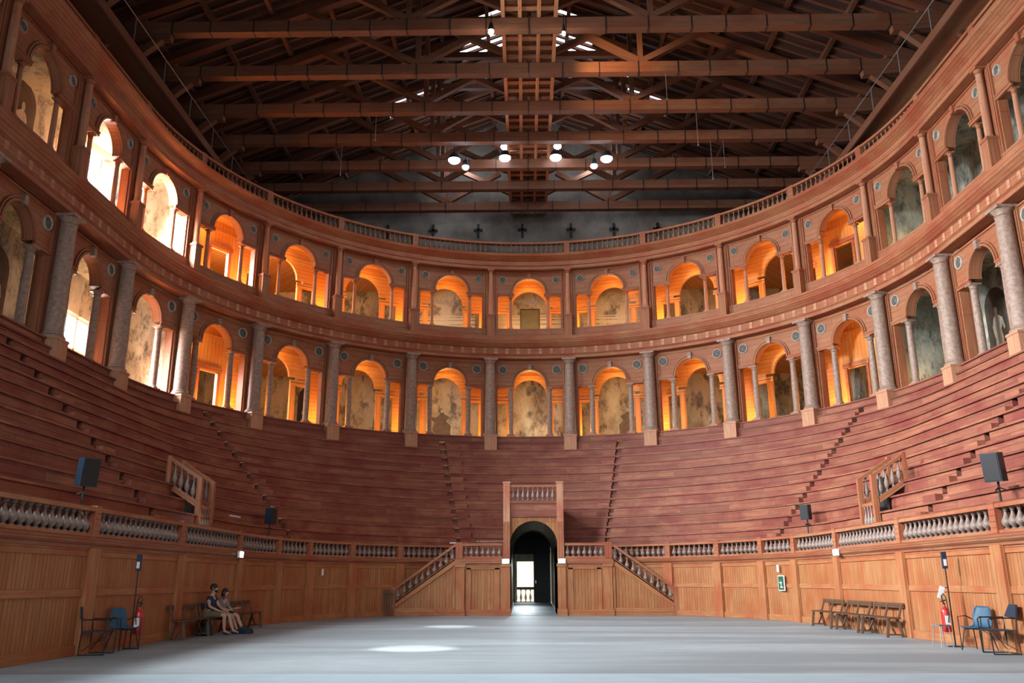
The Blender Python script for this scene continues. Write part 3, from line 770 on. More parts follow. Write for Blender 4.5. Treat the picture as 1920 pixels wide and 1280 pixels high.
def mural(s, z, desc, kind, flip=1, h=1.0):
    (x, y), rz = wallframe(s); t = thing('wall_painting', desc, 'painting', (x, y, z), rz, 'paintings on the hall walls')
    if kind == 'statue':
        flat('painted_niche', M['paint_dark'], t, [(-.7, 0), (.7, 0)] + [(.7 * cos(pi * i / 10), 2.6 + .7 * sin(pi * i / 10)) for i in range(11)], 0)
        flat('painted_pedestal', M['paint_mid'], t, [(-.42, 0), (.42, 0), (.36, .1), (.36, .5), (.42, .6), (-.42, .6), (-.36, .5), (-.36, .1)], .012)
        flat('painted_statue', M['paint_pale'], t, [(flip * a * .9, .6 + b_ * .95) for a, b_ in FIG], .012)
    elif kind == 'drape':
        flat('painted_robe', M['paint_umber'], t, [(flip * (a + .05 * sin(i * 2.3)), b_) for i, (a, b_) in enumerate([(-.45, 0), (.55, 0), (.62, .35), (.5, .6), (.55, .95), (.35, 1.2), (.42, 1.45), (.2, 1.6), (.14, 1.85), (0, 1.95), (-.1, 1.8), (-.05, 1.6), (-.3, 1.4), (-.62, 1.5), (-.66, 1.38), (-.35, 1.15), (-.42, .8), (-.3, .5), (-.5, .25)])], 0)
        flat('painted_arm', M['paint_pale'], t, [(flip * a, b_) for a, b_ in [(-.62, 1.5), (-.78, 1.62), (-.82, 1.55), (-.66, 1.4)]], .012)
        flat('painted_face', M['paint_pale'], t, [(flip * (.06 + .09 * cos(i * .63)), 1.78 + .12 * sin(i * .63)) for i in range(10)], .012)
        flat('painted_column', M['paint_pale'], t, [(flip * a, b_) for a, b_ in [(-.95, 0), (-.75, 0), (-.75, 2.2), (-.95, 2.2)]], .012)
    elif kind == 'band':
        for z0, z1 in ((0, .30), (.36, .56), (.62, .74), (.80, .86)): flat('painted_moulding', M['paint_cream'], t, [(-2.1, z0), (2.1, z0), (2.1, z1), (-2.1, z1)], 0)
        flat('painted_cornice', M['paint_pale'], t, [(-.9, 1.65)] + [(-.9 + .15 * i, 1.65 + .16 * (i % 2) + .12 * sin(pi * i / 12)) for i in range(13)] + [(.9, 1.5), (-.9, 1.5)][:1], 0)
for k in range(-3, 4):
    s = k * SP
    if k in (-2, 2): mural(s + (.3 if k > 0 else -.5), 8.55, 'painted pale statue on a pedestal behind the lower arcade, ' + baysay(k), 'statue', 1 if k > 0 else -1)
    elif k: mural(s + .2, 8.6, 'painted dark robed shape and column behind the lower arcade, ' + baysay(k), 'drape', 1 if k < 0 else -1)
    if abs(k) <= 1: mural(s, 15.0, 'painted cream mouldings behind the upper arcade, ' + baysay(k), 'band')
(x, y), rz = wallframe(0); t = thing('wall_hatch', 'olive rectangular hatch behind the centre arch of the upper arcade', 'hatch', (x, y - .05, 14.95), rz)
flat('hatch_panel', M['paint_green'], t, [(-.45, .1), (.55, .1), (.55, 1.22), (-.45, 1.22)], 0); flat('hatch_frame', M['paint_dark'], t, [(-.5, .1), (.6, .1), (.6, 1.28), (-.5, 1.28)], -.012)
for s_, z, nm, fl in ((-28.9, 8.3, 'seventh bay left of centre, lower arcade', 1), (-28.9, 14.1, 'seventh bay left of centre, upper arcade', -1), (24.2, 8.3, 'sixth bay right of centre, lower arcade', 1), (28.8, 14.1, 'seventh bay right of centre, upper arcade', 1)):
    mural(s_ - (2.6 if s_ > 0 else -2.6), z, 'painted pale statue in a dark niche behind the ' + nm, 'statue', fl)

# ------------------------------------------------------------ balustrades
bal_cache = {}
def baluster_obj(h, r):
    key = (round(h, 3), r)
    if key not in bal_cache:
        prof = [(.62, 0), (.62, .06), (.35, .08), (.45, .13), (.85, .22), (1.0, .32), (.92, .42), (.6, .56), (.34, .70), (.28, .80), (.42, .84), (.3, .87), (.5, .93), (.62, .95), (.62, 1)]
        mb = MB(); mb.lathe([(r * a, h * b_) for a, b_ in prof], 10); o = mb.build('baluster', M['baluster_brown'] if r == .085 else M['baluster'], None, True); bal_cache[key] = o.data
    else: o = bpy.data.objects.new('baluster', bal_cache[key]); COL.objects.link(o)
    return o
def balustrade(path, sA, sB, off, z0, z1, label, group, spacing=.26, base=.08, top=.10, r=.095, pw=.12, posts=(1,), post_mat=None, deep=.12):
    mid = (sA + sB) / 2; x, y = path.at(mid, off)
    t = thing('balustrade', label, 'balustrade', (x, y, z0), 0, group)
    mb = MB(); wbox(mb, path, sA, sB, off - deep, off + deep, z0, z0 + base); local(mb.build('base_rail', M['trim']), t)
    mb = MB(); wbox(mb, path, sA, sB, off - deep - .02, off + deep + .02, z1 - top, z1); local(mb.build('top_rail', M['trim']), t)
    for e in posts:
        s = sB if e > 0 else sA
        mb = MB(); wbox(mb, path, s - pw, s + pw, off - deep - .035, off + deep + .035, z0 - .01, z1 + .02); local(mb.build('post', post_mat or M['trim']), t)
    a, b_ = sA + pw, sB - pw; n = max(1, int(round((b_ - a) / spacing)))
    for i in range(n):
        s = a + (b_ - a) * (i + .5) / n; x, y = path.at(s, off)
        o = baluster_obj(z1 - top - z0 - base, r); o.location = (x, y, z0 + base); local(o, t)
    return t
for k in range(-8, 9):
    s0, s1 = (k - .5) * SP, (k + .5) * SP
    balustrade(PC, s0, s1, .12, 18.22, 18.95, 'gallery balustrade under the roof, over the %s' % baysay(k), 'balustrade sections along the top gallery', .262, .07, .11, .085, .15, posts=(1,) if k >= 0 else (-1,) if k < 0 else ())
POSTS = [3.36] + [6.07, 8.36, 10.46, 12.26, 15.48, 19.97, 24.48, 28.6, 31.8]
def ang2s(v, sg):
    if v <= 14.48: p = Cang(v / 9.22, .05, -.25, 9.22, 11.06)
    else: p = (9.27, -.25 - (v - 14.483))
    return abs(PB.near(p[0], p[1])) * sg
for sg in (-1, 1):
    L = [ang2s(v, sg) for v in POSTS]
    for i, (a, b_) in enumerate(zip(L, L[1:])):
        sA, sB = sorted((a, b_)); desc = '%s section from the portal, %s side' % (ORD[i + 1], side(sg))
        balustrade(PB, sA, sB, .12, 2.27, 2.89, 'arena balustrade with grey bulbous balusters, ' + desc, 'balustrade sections around the arena', posts=(1,) if sg > 0 else (-1,), r=.105)
        mid = (sA + sB) / 2; x, y = PB.at(mid)
        t = thing('wainscot_panel', 'plank wainscot under the balustrade, ' + desc, 'wainscot', (x, y, 0), 0, 'plank wainscot around the arena')
        local(wbox(MB(), PB, sA, sB, .03, .12, 0, 2.06, vert=True).build('plank_field', M['dado']), t)
        for q0, q1 in ((sA, sA + .22), (sB - .22, sB)):
            local(wbox(MB(), PB, q0, q1, -.02, .04, 0, 2.06, vert=True).build('stile', M['frame']), t)
        e = sB if sg > 0 else sA
        local(wbox(MB(), PB, e - .20, e + .20 if abs(e) < BEND - .3 else e, -.075, -.02, 0, 2.06, vert=True).build('pilaster', M['frame']), t)
        for nm, q0, q1 in (('base_board', 0, .2), ('cross_rail', 1.12, 1.26), ('cross_rail', 1.9, 2.06)):
            local(wbox(MB(), PB, sA + .2, sB - .2, 0 if q0 else -.01, .04, q0, q1).build(nm, M['frame']), t)
    a, b_ = sorted((L[0], L[-1])); mb = MB()
    sweep(mb, PB, a, b_, [(.24, 2.05), (-.04, 2.05), (-.06, 2.10), (-.14, 2.16), (-.16, 2.21), (-.08, 2.25), (-.02, 2.275), (.24, 2.275)])
    tag(mb.build('trim_%d' % (6 + sg), M['trim']), kind='structure')

# ------------------------------------------------------------ portal, platforms, stairs
XC = .05; YF = 8.35
pt = thing('portal', 'tall wooden portal with dark arched doorway in the middle of the seating', 'portal', (XC, YF, 0))
def PL(mb, name, mat, parent=pt, smooth=False): return mb.build(name, mat, parent, smooth)
def arch_front(mb, hw, r, zs, zt, y0, y1, front=True):
    xs = [-hw] + [-r * cos(pi * i / 18) for i in range(19)] + [hw]
    for x0, x1 in zip(xs, xs[1:]):
        out = abs(x0 + x1) / 2 > r
        l0, l1 = (0, 0) if out else (zs + sqrt(max(0, r * r - x0 * x0)), zs + sqrt(max(0, r * r - x1 * x1)))
        if front: mb.face([(x0, y0, l0), (x1, y0, l1), (x1, y0, zt), (x0, y0, zt)], [(l0 * 1, x0), (l1, x1), (zt, x1), (zt, x0)])
        if not out and not front: mb.face([(x0, y0, l0), (x0, y1, l0), (x1, y1, l1), (x1, y0, l1)], [(0, x0), (y1 - y0, x0), (y1 - y0, x1), (0, x1)])
mb = MB(); arch_front(mb, 1.06, 1.0, 2.82, 4.62, .12, 9.4); PL(mb, 'arch_front', M['dado'])
mb = MB(); arch_front(mb, 1.06, 1.0, 2.82, 4.62, .12, 9.4, False)
for sx in (-1, 1): mb.face([(sx * 1.0, .12, 0), (sx * 1.0, 9.4, 0), (sx * 1.0, 9.4, 2.82), (sx * 1.0, .12, 2.82)])
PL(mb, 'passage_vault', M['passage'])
mb = MB()
for sx in (-1, 1): mb.box(*sorted((sx * 1.0, sx * 1.26)), 0, 4.2, 0, 4.62)
mb.box(-1.0, 1.0, 3.9, 4.2, 3.9, 4.62)
PL(mb, 'side_walls', M['dado'])
PL(MB().box(-1.1, 1.1, .1, 4.2, 4.60, 4.70), 'upper_landing', M['trim'])
for sx in (-1, 1):
    PL(MB().box(*sorted((sx * .99, sx * 1.27)), -.06, .2, 3.78, 5.42).box(*sorted((sx * .97, sx * 1.29)), -.08, .22, 5.38, 5.46), 'tall_post', M['pale'])
    PL(MB().box(*sorted((sx * .99, sx * 1.27)), -.06, .2, 2.2, 3.78), 'lower_post', M['trim'])
    PL(MB().box(*sorted((sx * .98, sx * 1.32)), -.10, .02, 0, 2.05).box(*sorted((sx * .95, sx * 1.36)), -.14, .02, 0, .28).box(*sorted((sx * .95, sx * 1.36)), -.14, .02, 1.95, 2.08), 'pilaster', M['frame'])
PL(MB().box(-1.0, 1.0, 0.02, .12, 3.98, 4.60).box(-1.0, 1.0, -.03, .14, 4.55, 4.66), 'lintel_panel', M['cavea'])
PL(MB().box(-1.0, 1.0, -.02, .16, 5.22, 5.32), 'rail', M['trim'])
for i in range(9):
    o = baluster_obj(.54, .084); o.location = (-.84 + .21 * i, .07, 4.68); o.parent = pt
# ramp, door leaves and the bright opening at the end
mb = MB(); mb.face([(-.9, 8.5, .012), (1.0, 8.5, .012), (1.0, 17.9, .30), (-.9, 17.9, .30)]); tag(mb.build('floor_passage', M['floor']), kind='structure')
t = thing('double_door', 'dark double door at the end of the passage, its left leaf open', 'door', (-.3, 17.7, .3))
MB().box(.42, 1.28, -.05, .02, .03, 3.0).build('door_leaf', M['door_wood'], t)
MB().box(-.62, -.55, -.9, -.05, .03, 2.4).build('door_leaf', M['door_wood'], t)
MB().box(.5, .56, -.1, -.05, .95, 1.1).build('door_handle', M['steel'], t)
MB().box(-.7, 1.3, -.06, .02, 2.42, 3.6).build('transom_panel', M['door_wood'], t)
mb = MB(); mb.box(-6, 6, 18.2, 27, .1, .2); tag(mb.build('ground_outside', M['pale_wall']), kind='structure')
mb = MB(); mb.box(-6, 6, 26.5, 27, .2, 5); tag(mb.build('wall_outside', M['pale_wall']), kind='structure')
t = thing('balustrade', 'small stone balustrade seen against daylight through the open door', 'balustrade', (-.3, 18.9, .2))
MB().box(-1.2, 1.2, -.08, .08, .72, .86).build('top_rail', M['iron'], t); MB().box(-1.2, 1.2, -.08, .08, 0, .12).build('base_rail', M['iron'], t)
for i in range(7):
    o = baluster_obj(.60, .07); o.location = (-.75 + .25 * i, 0, .12); o.parent = t
for sg in (-1, 1):
    X = lambda a, b_: sorted((sg * a, sg * b_))
    t = thing('platform', 'panelled wooden landing platform on the %s of the portal, under a short balustrade' % side(sg), 'platform', (XC, YF, 0))
    MB().box(*X(1.27, 3.2), 0.02, 1.2, 0, 2.05, grain=2).build('front_panel', M['dado'], t)
    mb = MB(); mb.box(*X(1.32, 3.0), -.03, .03, .0, .24); mb.box(*X(1.32, 3.0), -.02, .03, 1.84, 2.03)
    mb.box(*X(1.42, 1.62), -.02, .03, .2, 1.9); mb.box(*X(2.62, 2.8), -.02, .03, .2, 1.9); mb.build('panel_frame', M['frame'], t)
    MB().box(*X(2.88, 3.24), -.09, .03, 0, 2.05).box(*X(2.84, 3.28), -.13, .03, 0, .26).box(*X(2.84, 3.28), -.13, .03, 1.94, 2.08).build('pilaster', M['frame'], t)
    MB().box(*X(1.27, 3.3), -.16, 1.2, 2.08, 2.2).box(*X(1.27, 3.26), -.08, 1.2, 2.2, 2.28).build('cornice', M['trim'], t)
    b0 = empty('railing'); b0.parent = t
    MB().box(*X(1.3, 3.0), -.05, .17, 2.28, 2.36).build('base_rail', M['trim'], b0); MB().box(*X(1.3, 3.0), -.08, .2, 2.80, 2.90).build('top_rail', M['trim'], b0)
    MB().box(*X(2.96, 3.26), -.1, .2, 2.28, 2.94).build('post', M['trim'], b0)
    for i in range(7):
        o = baluster_obj(.44, .1); o.location = (sg * (1.42 + .235 * i), .06, 2.36); o.parent = b0
    # staircase going down outwards
    t = thing('staircase', 'wooden staircase with sloping balustrade descending to the %s of the portal' % side(sg), 'staircase', (XC, YF, 0))
    xa, xb, za, zb = 3.26, 5.75, 2.10, .42
    def tri(mb, y, pts): mb.face([(sg * x, y, z) for x, z in pts], [(z, x) for x, z in pts])
    mb = MB(); pl = [(xa, 0), (xb, 0), (xb, zb - .05), (xa, za)]; tri(mb, .02, pl); tri(mb, 1.1, pl)
    mb.face([(sg * xa, .02, za), (sg * xb, .02, zb - .05), (sg * xb, 1.1, zb - .05), (sg * xa, 1.1, za)]); mb.face([(sg * xb, .02, 0), (sg * xb, .02, zb - .05), (sg * xb, 1.1, zb - .05), (sg * xb, 1.1, 0)])
    mb.build('side_panel', M['dado'], t)
    mb = MB(); mb.beam((sg * xa, 0, za + .06), (sg * xb, 0, zb), .1, .2); mb.box(*X(xa, xb), -.05, .03, 0, .3); mb.box(*X(xa, xa + .1), -.04, .03, .2, 1.95); mb.build('stringer_board', M['frame'], t)
    mb = MB()
    for i in range(8):
        f = i / 8; mb.box(*X(xa + (xb - xa) * f, xa + (xb - xa) * (f + .125)), .1, 1.08, 0, za * (1 - f) + .08 + zb * f * .2)
    mb.build('treads', M['cavea'], t)
    mb = MB(); mb.beam((sg * xa, .05, za + .74), (sg * xb, .05, zb + .66), .24, .09); mb.build('handrail', M['trim'], t)
    MB().box(*X(xb - .02, xb + .26), -.08, .2, 0, 1.14).build('newel_post', M['trim'], t)
    mb = MB(); mb.beam((sg * xa, .05, za + .17), (sg * xb, .05, zb + .11), .2, .06); mb.build('base_rail', M['trim'], t)
    for i in range(10):
        f = (i + .5) / 10; o = baluster_obj(.46, .1); x = xa + (xb - xa) * f; o.location = (sg * x, .05, za * (1 - f) + zb * f + .16); o.parent = t
# ------------------------------------------------------------ small stair enclosures in the seating
for sg in (-1, 1):
    t = thing('stair_enclosure', 'small stair hatch with sloping wooden balustrades in the middle of the %s seating' % side(sg), 'stair hatch', (0, -2.4, 2.3))
    X = lambda a, b_: sorted((sg * a, sg * b_))
    for y in (-.52, .52):
        MB().box(*X(9.85, 10.0), y - .07, y + .07, .2, 2.06).build('front_post', M['trim'], t)
        MB().box(*X(10.82, 10.95), y - .07, y + .07, 1.5, 2.72).build('rear_post', M['trim'], t)
        MB().beam((sg * 9.9, y, 2.02), (sg * 10.9, y, 2.66), .13, .09).build('handrail', M['trim'], t)
        MB().beam((sg * 9.9, y, 1.25), (sg * 10.9, y, 1.88), .1, .16).build('stringer_board', M['trim'], t)
        for i in range(4):
            f = (i + .5) / 4; o = baluster_obj(.66, .075); o.location = (sg * (10.02 + .78 * f), y, 1.38 + .52 * f); o.parent = t
    MB().box(*X(9.9, 9.98), -.45, .45, 1.18, 1.28).build('cross_rail', M['trim'], t)
    MB().box(*X(9.9, 9.98), -.45, .45, .45, .53).build('cross_rail', M['trim'], t)
    MB().box(*X(10.3, 10.36), -.45, .45, .45, 2.0).build('recess_shade_panel', M['door_wood'], t)  # dark sheet stands in for the shade inside the opening
    for i in range(4):
        o = baluster_obj(.65, .07); o.location = (sg * 9.94, -.33 + .22 * i, .53); o.parent = t
        o['label'] = 'pale baluster'; 
lamp('hatch_light', 'POINT', (-9.55, -2.75, 3.2), 1.5, (1, .9, .8), .05)

# ------------------------------------------------------------ furniture and equipment
def put(t, loc, rz): t.location = loc; t.rotation_euler = (0, 0, rz); return t
def make_bench():       # local: length along x, sitter faces -y
    t = empty('bench'); L = 1.86
    MB().box(-L / 2, L / 2, -.17, .15, .44, .475).build('seat', M['bench'], t)
    MB().box(-L / 2, L / 2, .22, .25, .70, .82).build('backrest', M['bench'], t)
    for x in (-L / 2 + .1, 0, L / 2 - .1):
        MB().beam((x, .12, .44), (x, .24, .80), .06, .045).build('back_post', M['bench'], t)
    for x in (-L / 2 + .1, L / 2 - .1):
        MB().beam((x, -.13, .45), (x, -.2, 0), .07, .045, (1, 0, 0)).build('leg', M['bench'], t)
        MB().beam((x, .08, .45), (x, .2, 0), .07, .045, (1, 0, 0)).build('leg', M['bench'], t)
        MB().box(x - .03, x + .03, -.2, .2, .05, .09).build('foot_rail', M['bench'], t)
        MB().beam((x, 0, .1), (x * .45, 0, .44), .04, .04).build('brace', M['bench'], t)
    return t
b0 = make_bench(); first = True
for sg in (1, -1):
    for i in range(3):
        t = b0 if first else copy_tree(b0); first = False
        put(t, (sg * 8.86 + (.05 if i else 0) * sg, (-.95 - 1.96 * i) if sg > 0 else (-.9, -3.4, -5.35)[i], 0), -pi / 2 if sg > 0 else pi / 2)
        d = {(1, 0): 'farthest of the three along the right wall', (1, 1): 'middle one of the three along the right wall', (1, 2): 'nearest of the three along the right wall',
             (-1, 0): 'farthest along the left wall, beyond the seated pair', (-1, 1): 'under the two seated people at the left wall', (-1, 2): 'empty, nearest along the left wall'}[(sg, i)]
        tag(t, 'low dark wooden bench, ' + d, 'bench', 'wooden benches along the arena walls')
def sled_chair():       # faces -y
    t = empty('armchair'); r = .013
    for x in (-.27, .27):
        MB().tube([(x, -.24, .0 + r), (x, -.26, .64), (x, -.22, .67), (x, .22, .67)], r, 8).build('arm_and_leg', M['iron'], t, True)
        MB().tube([(x, -.24, r), (x, .25, r), (x, .22, .45), (x, .25, .67), (x, .28, .90)], r, 8).build('frame', M['iron'], t, True)
    MB().tube([(-.27, .25, r), (.27, .25, r)], r, 8).build('floor_bar', M['iron'], t, True)
    MB().tube([(-.27, -.2, .43), (.27, -.2, .43)], r, 8).build('seat_bar', M['iron'], t, True)
    MB().box(-.27, .27, -.2, .22, .43, .45).build('seat', M['navy_pad'], t)
    m_ = Matrix.Translation((0, .27, .80)) @ Matrix.Rotation(-.12, 4, 'X'); MB().box(-.28, .28, -.02, .02, -.12, .12, m_).build('backrest', M['navy_pad'], t)
    MB().beam((-.25, -.2, .42), (.25, .2, .08), .012, .012).build('cross_brace', M['iron'], t); MB().beam((.25, -.2, .42), (-.25, .2, .08), .012, .012).build('cross_brace', M['iron'], t)
    return t
def shell_chair():
    t = empty('plastic_chair')
    mb = MB(); prof = [(-.22, .47), (-.18, .445), (0, .43), (.14, .44), (.2, .50), (.24, .66), (.28, .82), (.295, .86)]
    W = [.19, .21, .22, .21, .205, .20, .17, .12]
    rows = []
    for (y, z), w_ in zip(prof, W):
        rows.append([(w_ * math.sin(pi / 2 * q / 4), y - .035 * abs(q / 4) ** 2 * (1 if z > .5 else 0), z + .03 * abs(q / 4) ** 2 * (1 if z < .5 else 0)) for q in range(-4, 5)])
    for a, b_ in zip(rows, rows[1:]):
        for q in range(8): mb.face([a[q], a[q + 1], b_[q + 1], b_[q]])
    o = mb.weld().build('shell_seat', M['blue'], t, True, auto=80)
    md = o.modifiers.new('solid', 'SOLIDIFY'); md.thickness = .012
    for sx in (-1, 1):
        MB().tube([(sx * .17, -.15, .43), (sx * .23, -.22, .012)], .011, 8).build('leg', M['iron'], t, True)
        MB().tube([(sx * .17, .13, .43), (sx * .23, .26, .012)], .011, 8).build('leg', M['iron'], t, True)
        MB().tube([(sx * .23, -.22, .02), (sx * .25, -.2, .66), (sx * .25, .05, .67), (sx * .21, .2, .60)], .011, 8).build('armrest', M['iron'], t, True)
    MB().tube([(-.17, -.15, .425), (.17, -.15, .425)], .011, 8).build('seat_bar', M['iron'], t, True)
    return t
sc0 = sled_chair(); put(sc0, (8.93, -10.55, 0), -pi / 2 - .12); tag(sc0, 'navy padded armchair with dark tubular sled frame at the right wall', 'chair')
sh0 = shell_chair(); put(sh0, (8.88, -9.82, 0), -pi / 2 + .5); tag(sh0, 'blue plastic shell chair with tubular arms at the right wall', 'chair')
c = copy_tree(sc0); put(c, (-8.88, -10.3, 0), pi / 2 + .1); tag(c, 'dark padded armchair with tubular frame at the left wall', 'chair')
c = copy_tree(sh0); put(c, (-8.8, -9.35, 0), pi / 2 - .5); tag(c, 'dark blue plastic shell chair at the left wall by the extinguisher', 'chair')
t = thing('stool', 'small grey topped metal stool in front of the right fire extinguisher', 'stool', (8.55, -8.98, 0), .2)
MB().box(-.13, .13, -.13, .13, .44, .47).build('seat', M['steel'], t)
for x in (-1, 1):
    for y in (-1, 1): MB().tube([(x * .1, y * .1, .44), (x * .14, y * .14, 0)], .011, 8).build('leg', M['steel'], t, True)
def extinguisher(x, y, sg, desc, size=1.0, plate=True):
    s_ = thing('extinguisher_stand', 'thin pole stand of the extinguisher ' + desc, 'stand', (x, y, 0))
    MB().lathe([(.16, 0), (.16, .015), (.02, .03)], 18).build('base', M['iron'], s_)
    MB().tube([(0, 0, .02), (0, 0, 1.9)], .016, 8).build('pole', M['iron'], s_, True)
    MB().box(-.05, .05, -.03, .03, 1.62, 1.98).build('alarm_box', M['navy_pad'], s_)
    MB().box(-.032, .032, -.036, -.03, 1.68, 1.82).build('box_label', M['white'], s_)
    if plate:
        m_ = Matrix.Translation((-sg * .16, 0, 1.12)) @ Matrix.Rotation(sg * .35, 4, 'Y'); MB().box(-.05, .05, -.012, .012, -.13, .13, m_).build('sign_plate', M['white'], s_)
        MB().tube([(0, 0, 1.22), (-sg * .15, 0, 1.22)], .01, 6).build('plate_arm', M['iron'], s_)
    t = thing('fire_extinguisher', 'red fire extinguisher ' + desc, 'fire extinguisher', (x - sg * .13, y, .30))
    MB().lathe([(.001, 0), (.075, 0), (.088, .02), (.088, .42), (.07, .48), (.03, .52), (.025, .56)], 20).build('cylinder', M['red'], t, True)
    MB().box(-.05, .05, -.0895, -.07, .14, .34).build('label_plate', M['white'], t)
    mb = MB(); mb.tube([(0, 0, .55), (0, 0, .60)], .022, 8); mb.build('valve', M['iron'], t, True)
    MB().tube([(0, 0, .60), (-sg * .07, 0, .63), (sg * .05, 0, .66)], .012, 6).build('handle', M['iron'], t, True)
    MB().tube([(0, 0, .58), (-sg * .05, -.02, .74), (-sg * .01, -.03, .80), (sg * .03, -.05, .72), (sg * .04, -.09, .4), (0, -.1, .2)], .012, 6).build('hose', M['iron'], t, True)
extinguisher(8.93, -8.72, 1, 'beside the blue chair at the right wall')
extinguisher(-8.86, -8.85, -1, 'beside the dark chairs at the left wall', plate=False)
extinguisher(8.66, 4.6, 1, 'farther away near the green sign on the right')
extinguisher(-8.62, 6.1, -1, 'farther away near the left stairs')
# evacuation plan sign, small wall plates
def wallthing(sg, y, z, off=-.09):
    s = PB.near(sg * 9.2, y); x, yy, rz = frame_at(PB, s, off); return (x, yy, z), rz
loc, rz = wallthing(1, 3.2, 1.28)
t = thing('escape_sign', 'green framed escape sign hanging on the far right wainscot', 'sign', loc, rz)
MB().box(-.2, .2, 0, .03, -.26, .26).build('frame', M['white'], t); MB().box(-.17, .17, -.006, 0, -.23, .23).build('green_panel', M['green'], t)
mb = MB(); mb.box(-.02, .02, -.012, -.006, -.14, .02); mb.box(-.10, .06, -.012, -.006, .0, .04); mb.box(-.05, .1, -.012, -.006, -.16, -.12); mb.lathe([(.03, 0), (.03, .006), (.001, .006)], 10, (0, -.012, .09)); mb.build('running_figure', M['white'], t)
loc, rz = wallthing(1, 3.5, 1.78); t = MB().box(-.06, .06, -.01, .01, -.12, .12).build('notice_plate', M['white'], None, loc=loc, rotz=rz); tag(t, 'small white notice plate above the green sign', 'notice')
loc, rz = wallthing(-1, 5.6, 1.72); t = MB().box(-.05, .05, -.01, .01, -.12, .12).build('notice_plate', M['white'], None, loc=loc, rotz=rz); tag(t, 'small white notice plate high on the left far wainscot', 'notice')
# emergency lights
def emergency(x, y, z, rz, desc):
    t = thing('emergency_light', 'small glowing white emergency light ' + desc, 'emergency light', (x, y, z), rz)
    MB().box(-.15, .15, -.02, .05, -.09, .10).build('housing', M['white'], t); MB().box(-.13, .13, -.045, -.02, -.08, .08).build('glowing_panel', M['glow'], t)
for sg in (-1, 1):
    loc, rz = wallthing(sg, -1.6, 2.18, -.22); emergency(*loc, rz, 'on the ledge of the %s wall' % side(sg))
    emergency(XC + sg * 1.16, YF - .22, 2.16, 0, 'at the %s side of the portal' % side(sg))
# loudspeakers
def speaker(x, y, z, h, rz, tilt, desc, zb=2.27):
    t = thing('loudspeaker', 'black loudspeaker ' + desc, 'loudspeaker', (x, y, z), rz)
    m_ = Matrix.Rotation(tilt, 4, 'X'); w_ = h * .31; d = h * .28
    mb = MB(); pts = [(-w_, -d), (w_, -d), (w_ * .7, d), (-w_ * .7, d)]
    lo = [m_ @ Vector((a, b_, 0)) for a, b_ in pts]; hi = [m_ @ Vector((a, b_, h)) for a, b_ in pts]
    for q in range(4): mb.face([lo[q], lo[(q + 1) % 4], hi[(q + 1) % 4], hi[q]])
    mb.face(hi); mb.face(list(reversed(lo))); mb.build('cabinet', M['speaker'], t)
    MB().box(-w_ * .9, w_ * .9, -d - .012, -d, h * .04, h * .96, m_).build('grille', M['black'], t)
    MB().tube([(0, 0, zb - z), (0, 0, 0)], .025, 8).build('stand_pole', M['iron'], t, True)
    mb = MB()
    for q in range(3): a = 2 * pi * q / 3 + .5; mb.tube([(0, 0, -.12), (cos(a) * .13, sin(a) * .13, -.18)], .014, 6)
    mb.build('bracket', M['iron'], t, True)
speaker(9.62, -10.1, 3.36, .60, -pi / 4 - .2, .1, 'on a pole behind the nearest right balustrade')
speaker(9.62, 2.4, 3.42, .52, -pi / 4 - .1, .05, 'smaller, farther along the right balustrade')
speaker(-9.72, -10.0, 3.36, .60, pi / 4 + .2, .1, 'on a pole behind the nearest left balustrade')
speaker(-9.5, 2.9, 3.38, .55, pi / 4 + .45, .05, 'in shadow, farther along the left balustrade')
# thin stand on left platform, white tubes
t = thing('microphone_stand', 'thin dark stand with crossbar on the landing left of the portal', 'stand', (-2.25, 8.7, 2.28))
MB().tube([(0, 0, 0), (0, 0, 1.0)], .015, 6).build('pole', M['iron'], t); MB().tube([(-.1, 0, .72), (1.25, 0, .72)], .012, 6).build('crossbar', M['steel'], t)
for a in (0, 2.1, 4.2): MB().tube([(0, 0, .25), (cos(a) * .25, sin(a) * .25, 0)], .01, 6).build('leg', M['iron'], t)
tag(MB().tube([(-9.72, -.7, 3.42), (-9.66, .1, 3.42)], .022, 8).build('white_tube', M['white']), 'thin white tube lying on the lower left seating', 'tube')
tag(MB().tube([(-3.5, 8.75, 2.93), (-3.2, 8.75, 2.93)], .022, 8).build('white_tube', M['white']), 'short white tube on the balustrade left of the portal', 'tube')

# ------------------------------------------------------------ people
def skin_mesh(name, chains, mat, parent, sub=2, root=0):
    """chains: list of lists of (x,y,z,r); equal points are welded"""
    vs = []; es = []; rad = []; idx = {}
    for ch in chains:
        prev = None
        for x, y, z, r in ch:
            key = (round(x, 4), round(y, 4), round(z, 4))
            if key not in idx: idx[key] = len(vs); vs.append((x, y, z)); rad.append(r)
            i = idx[key]
            if prev is not None and prev != i: es.append((prev, i))
            prev = i
    me = bpy.data.meshes.new(name); me.from_pydata(vs, es, []); o = bpy.data.objects.new(name, me); COL.objects.link(o)
    md = o.modifiers.new('skin', 'SKIN'); md.use_smooth_shade = True
    for i, sv in enumerate(me.skin_vertices[0].data):
        sv.radius = (rad[i], rad[i]); sv.use_root = (i == root)
    ss_ = o.modifiers.new('sub', 'SUBSURF'); ss_.levels = sub; ss_.render_levels = sub
    dg = bpy.context.evaluated_depsgraph_get(); ev = o.evaluated_get(dg); m2 = bpy.data.meshes.new_from_object(ev)
    o.modifiers.clear(); o.data = m2; m2.materials.clear(); m2.materials.append(mat); o.parent = parent
    m2.polygons.foreach_set('use_smooth', [True] * len(m2.polygons))
    return o
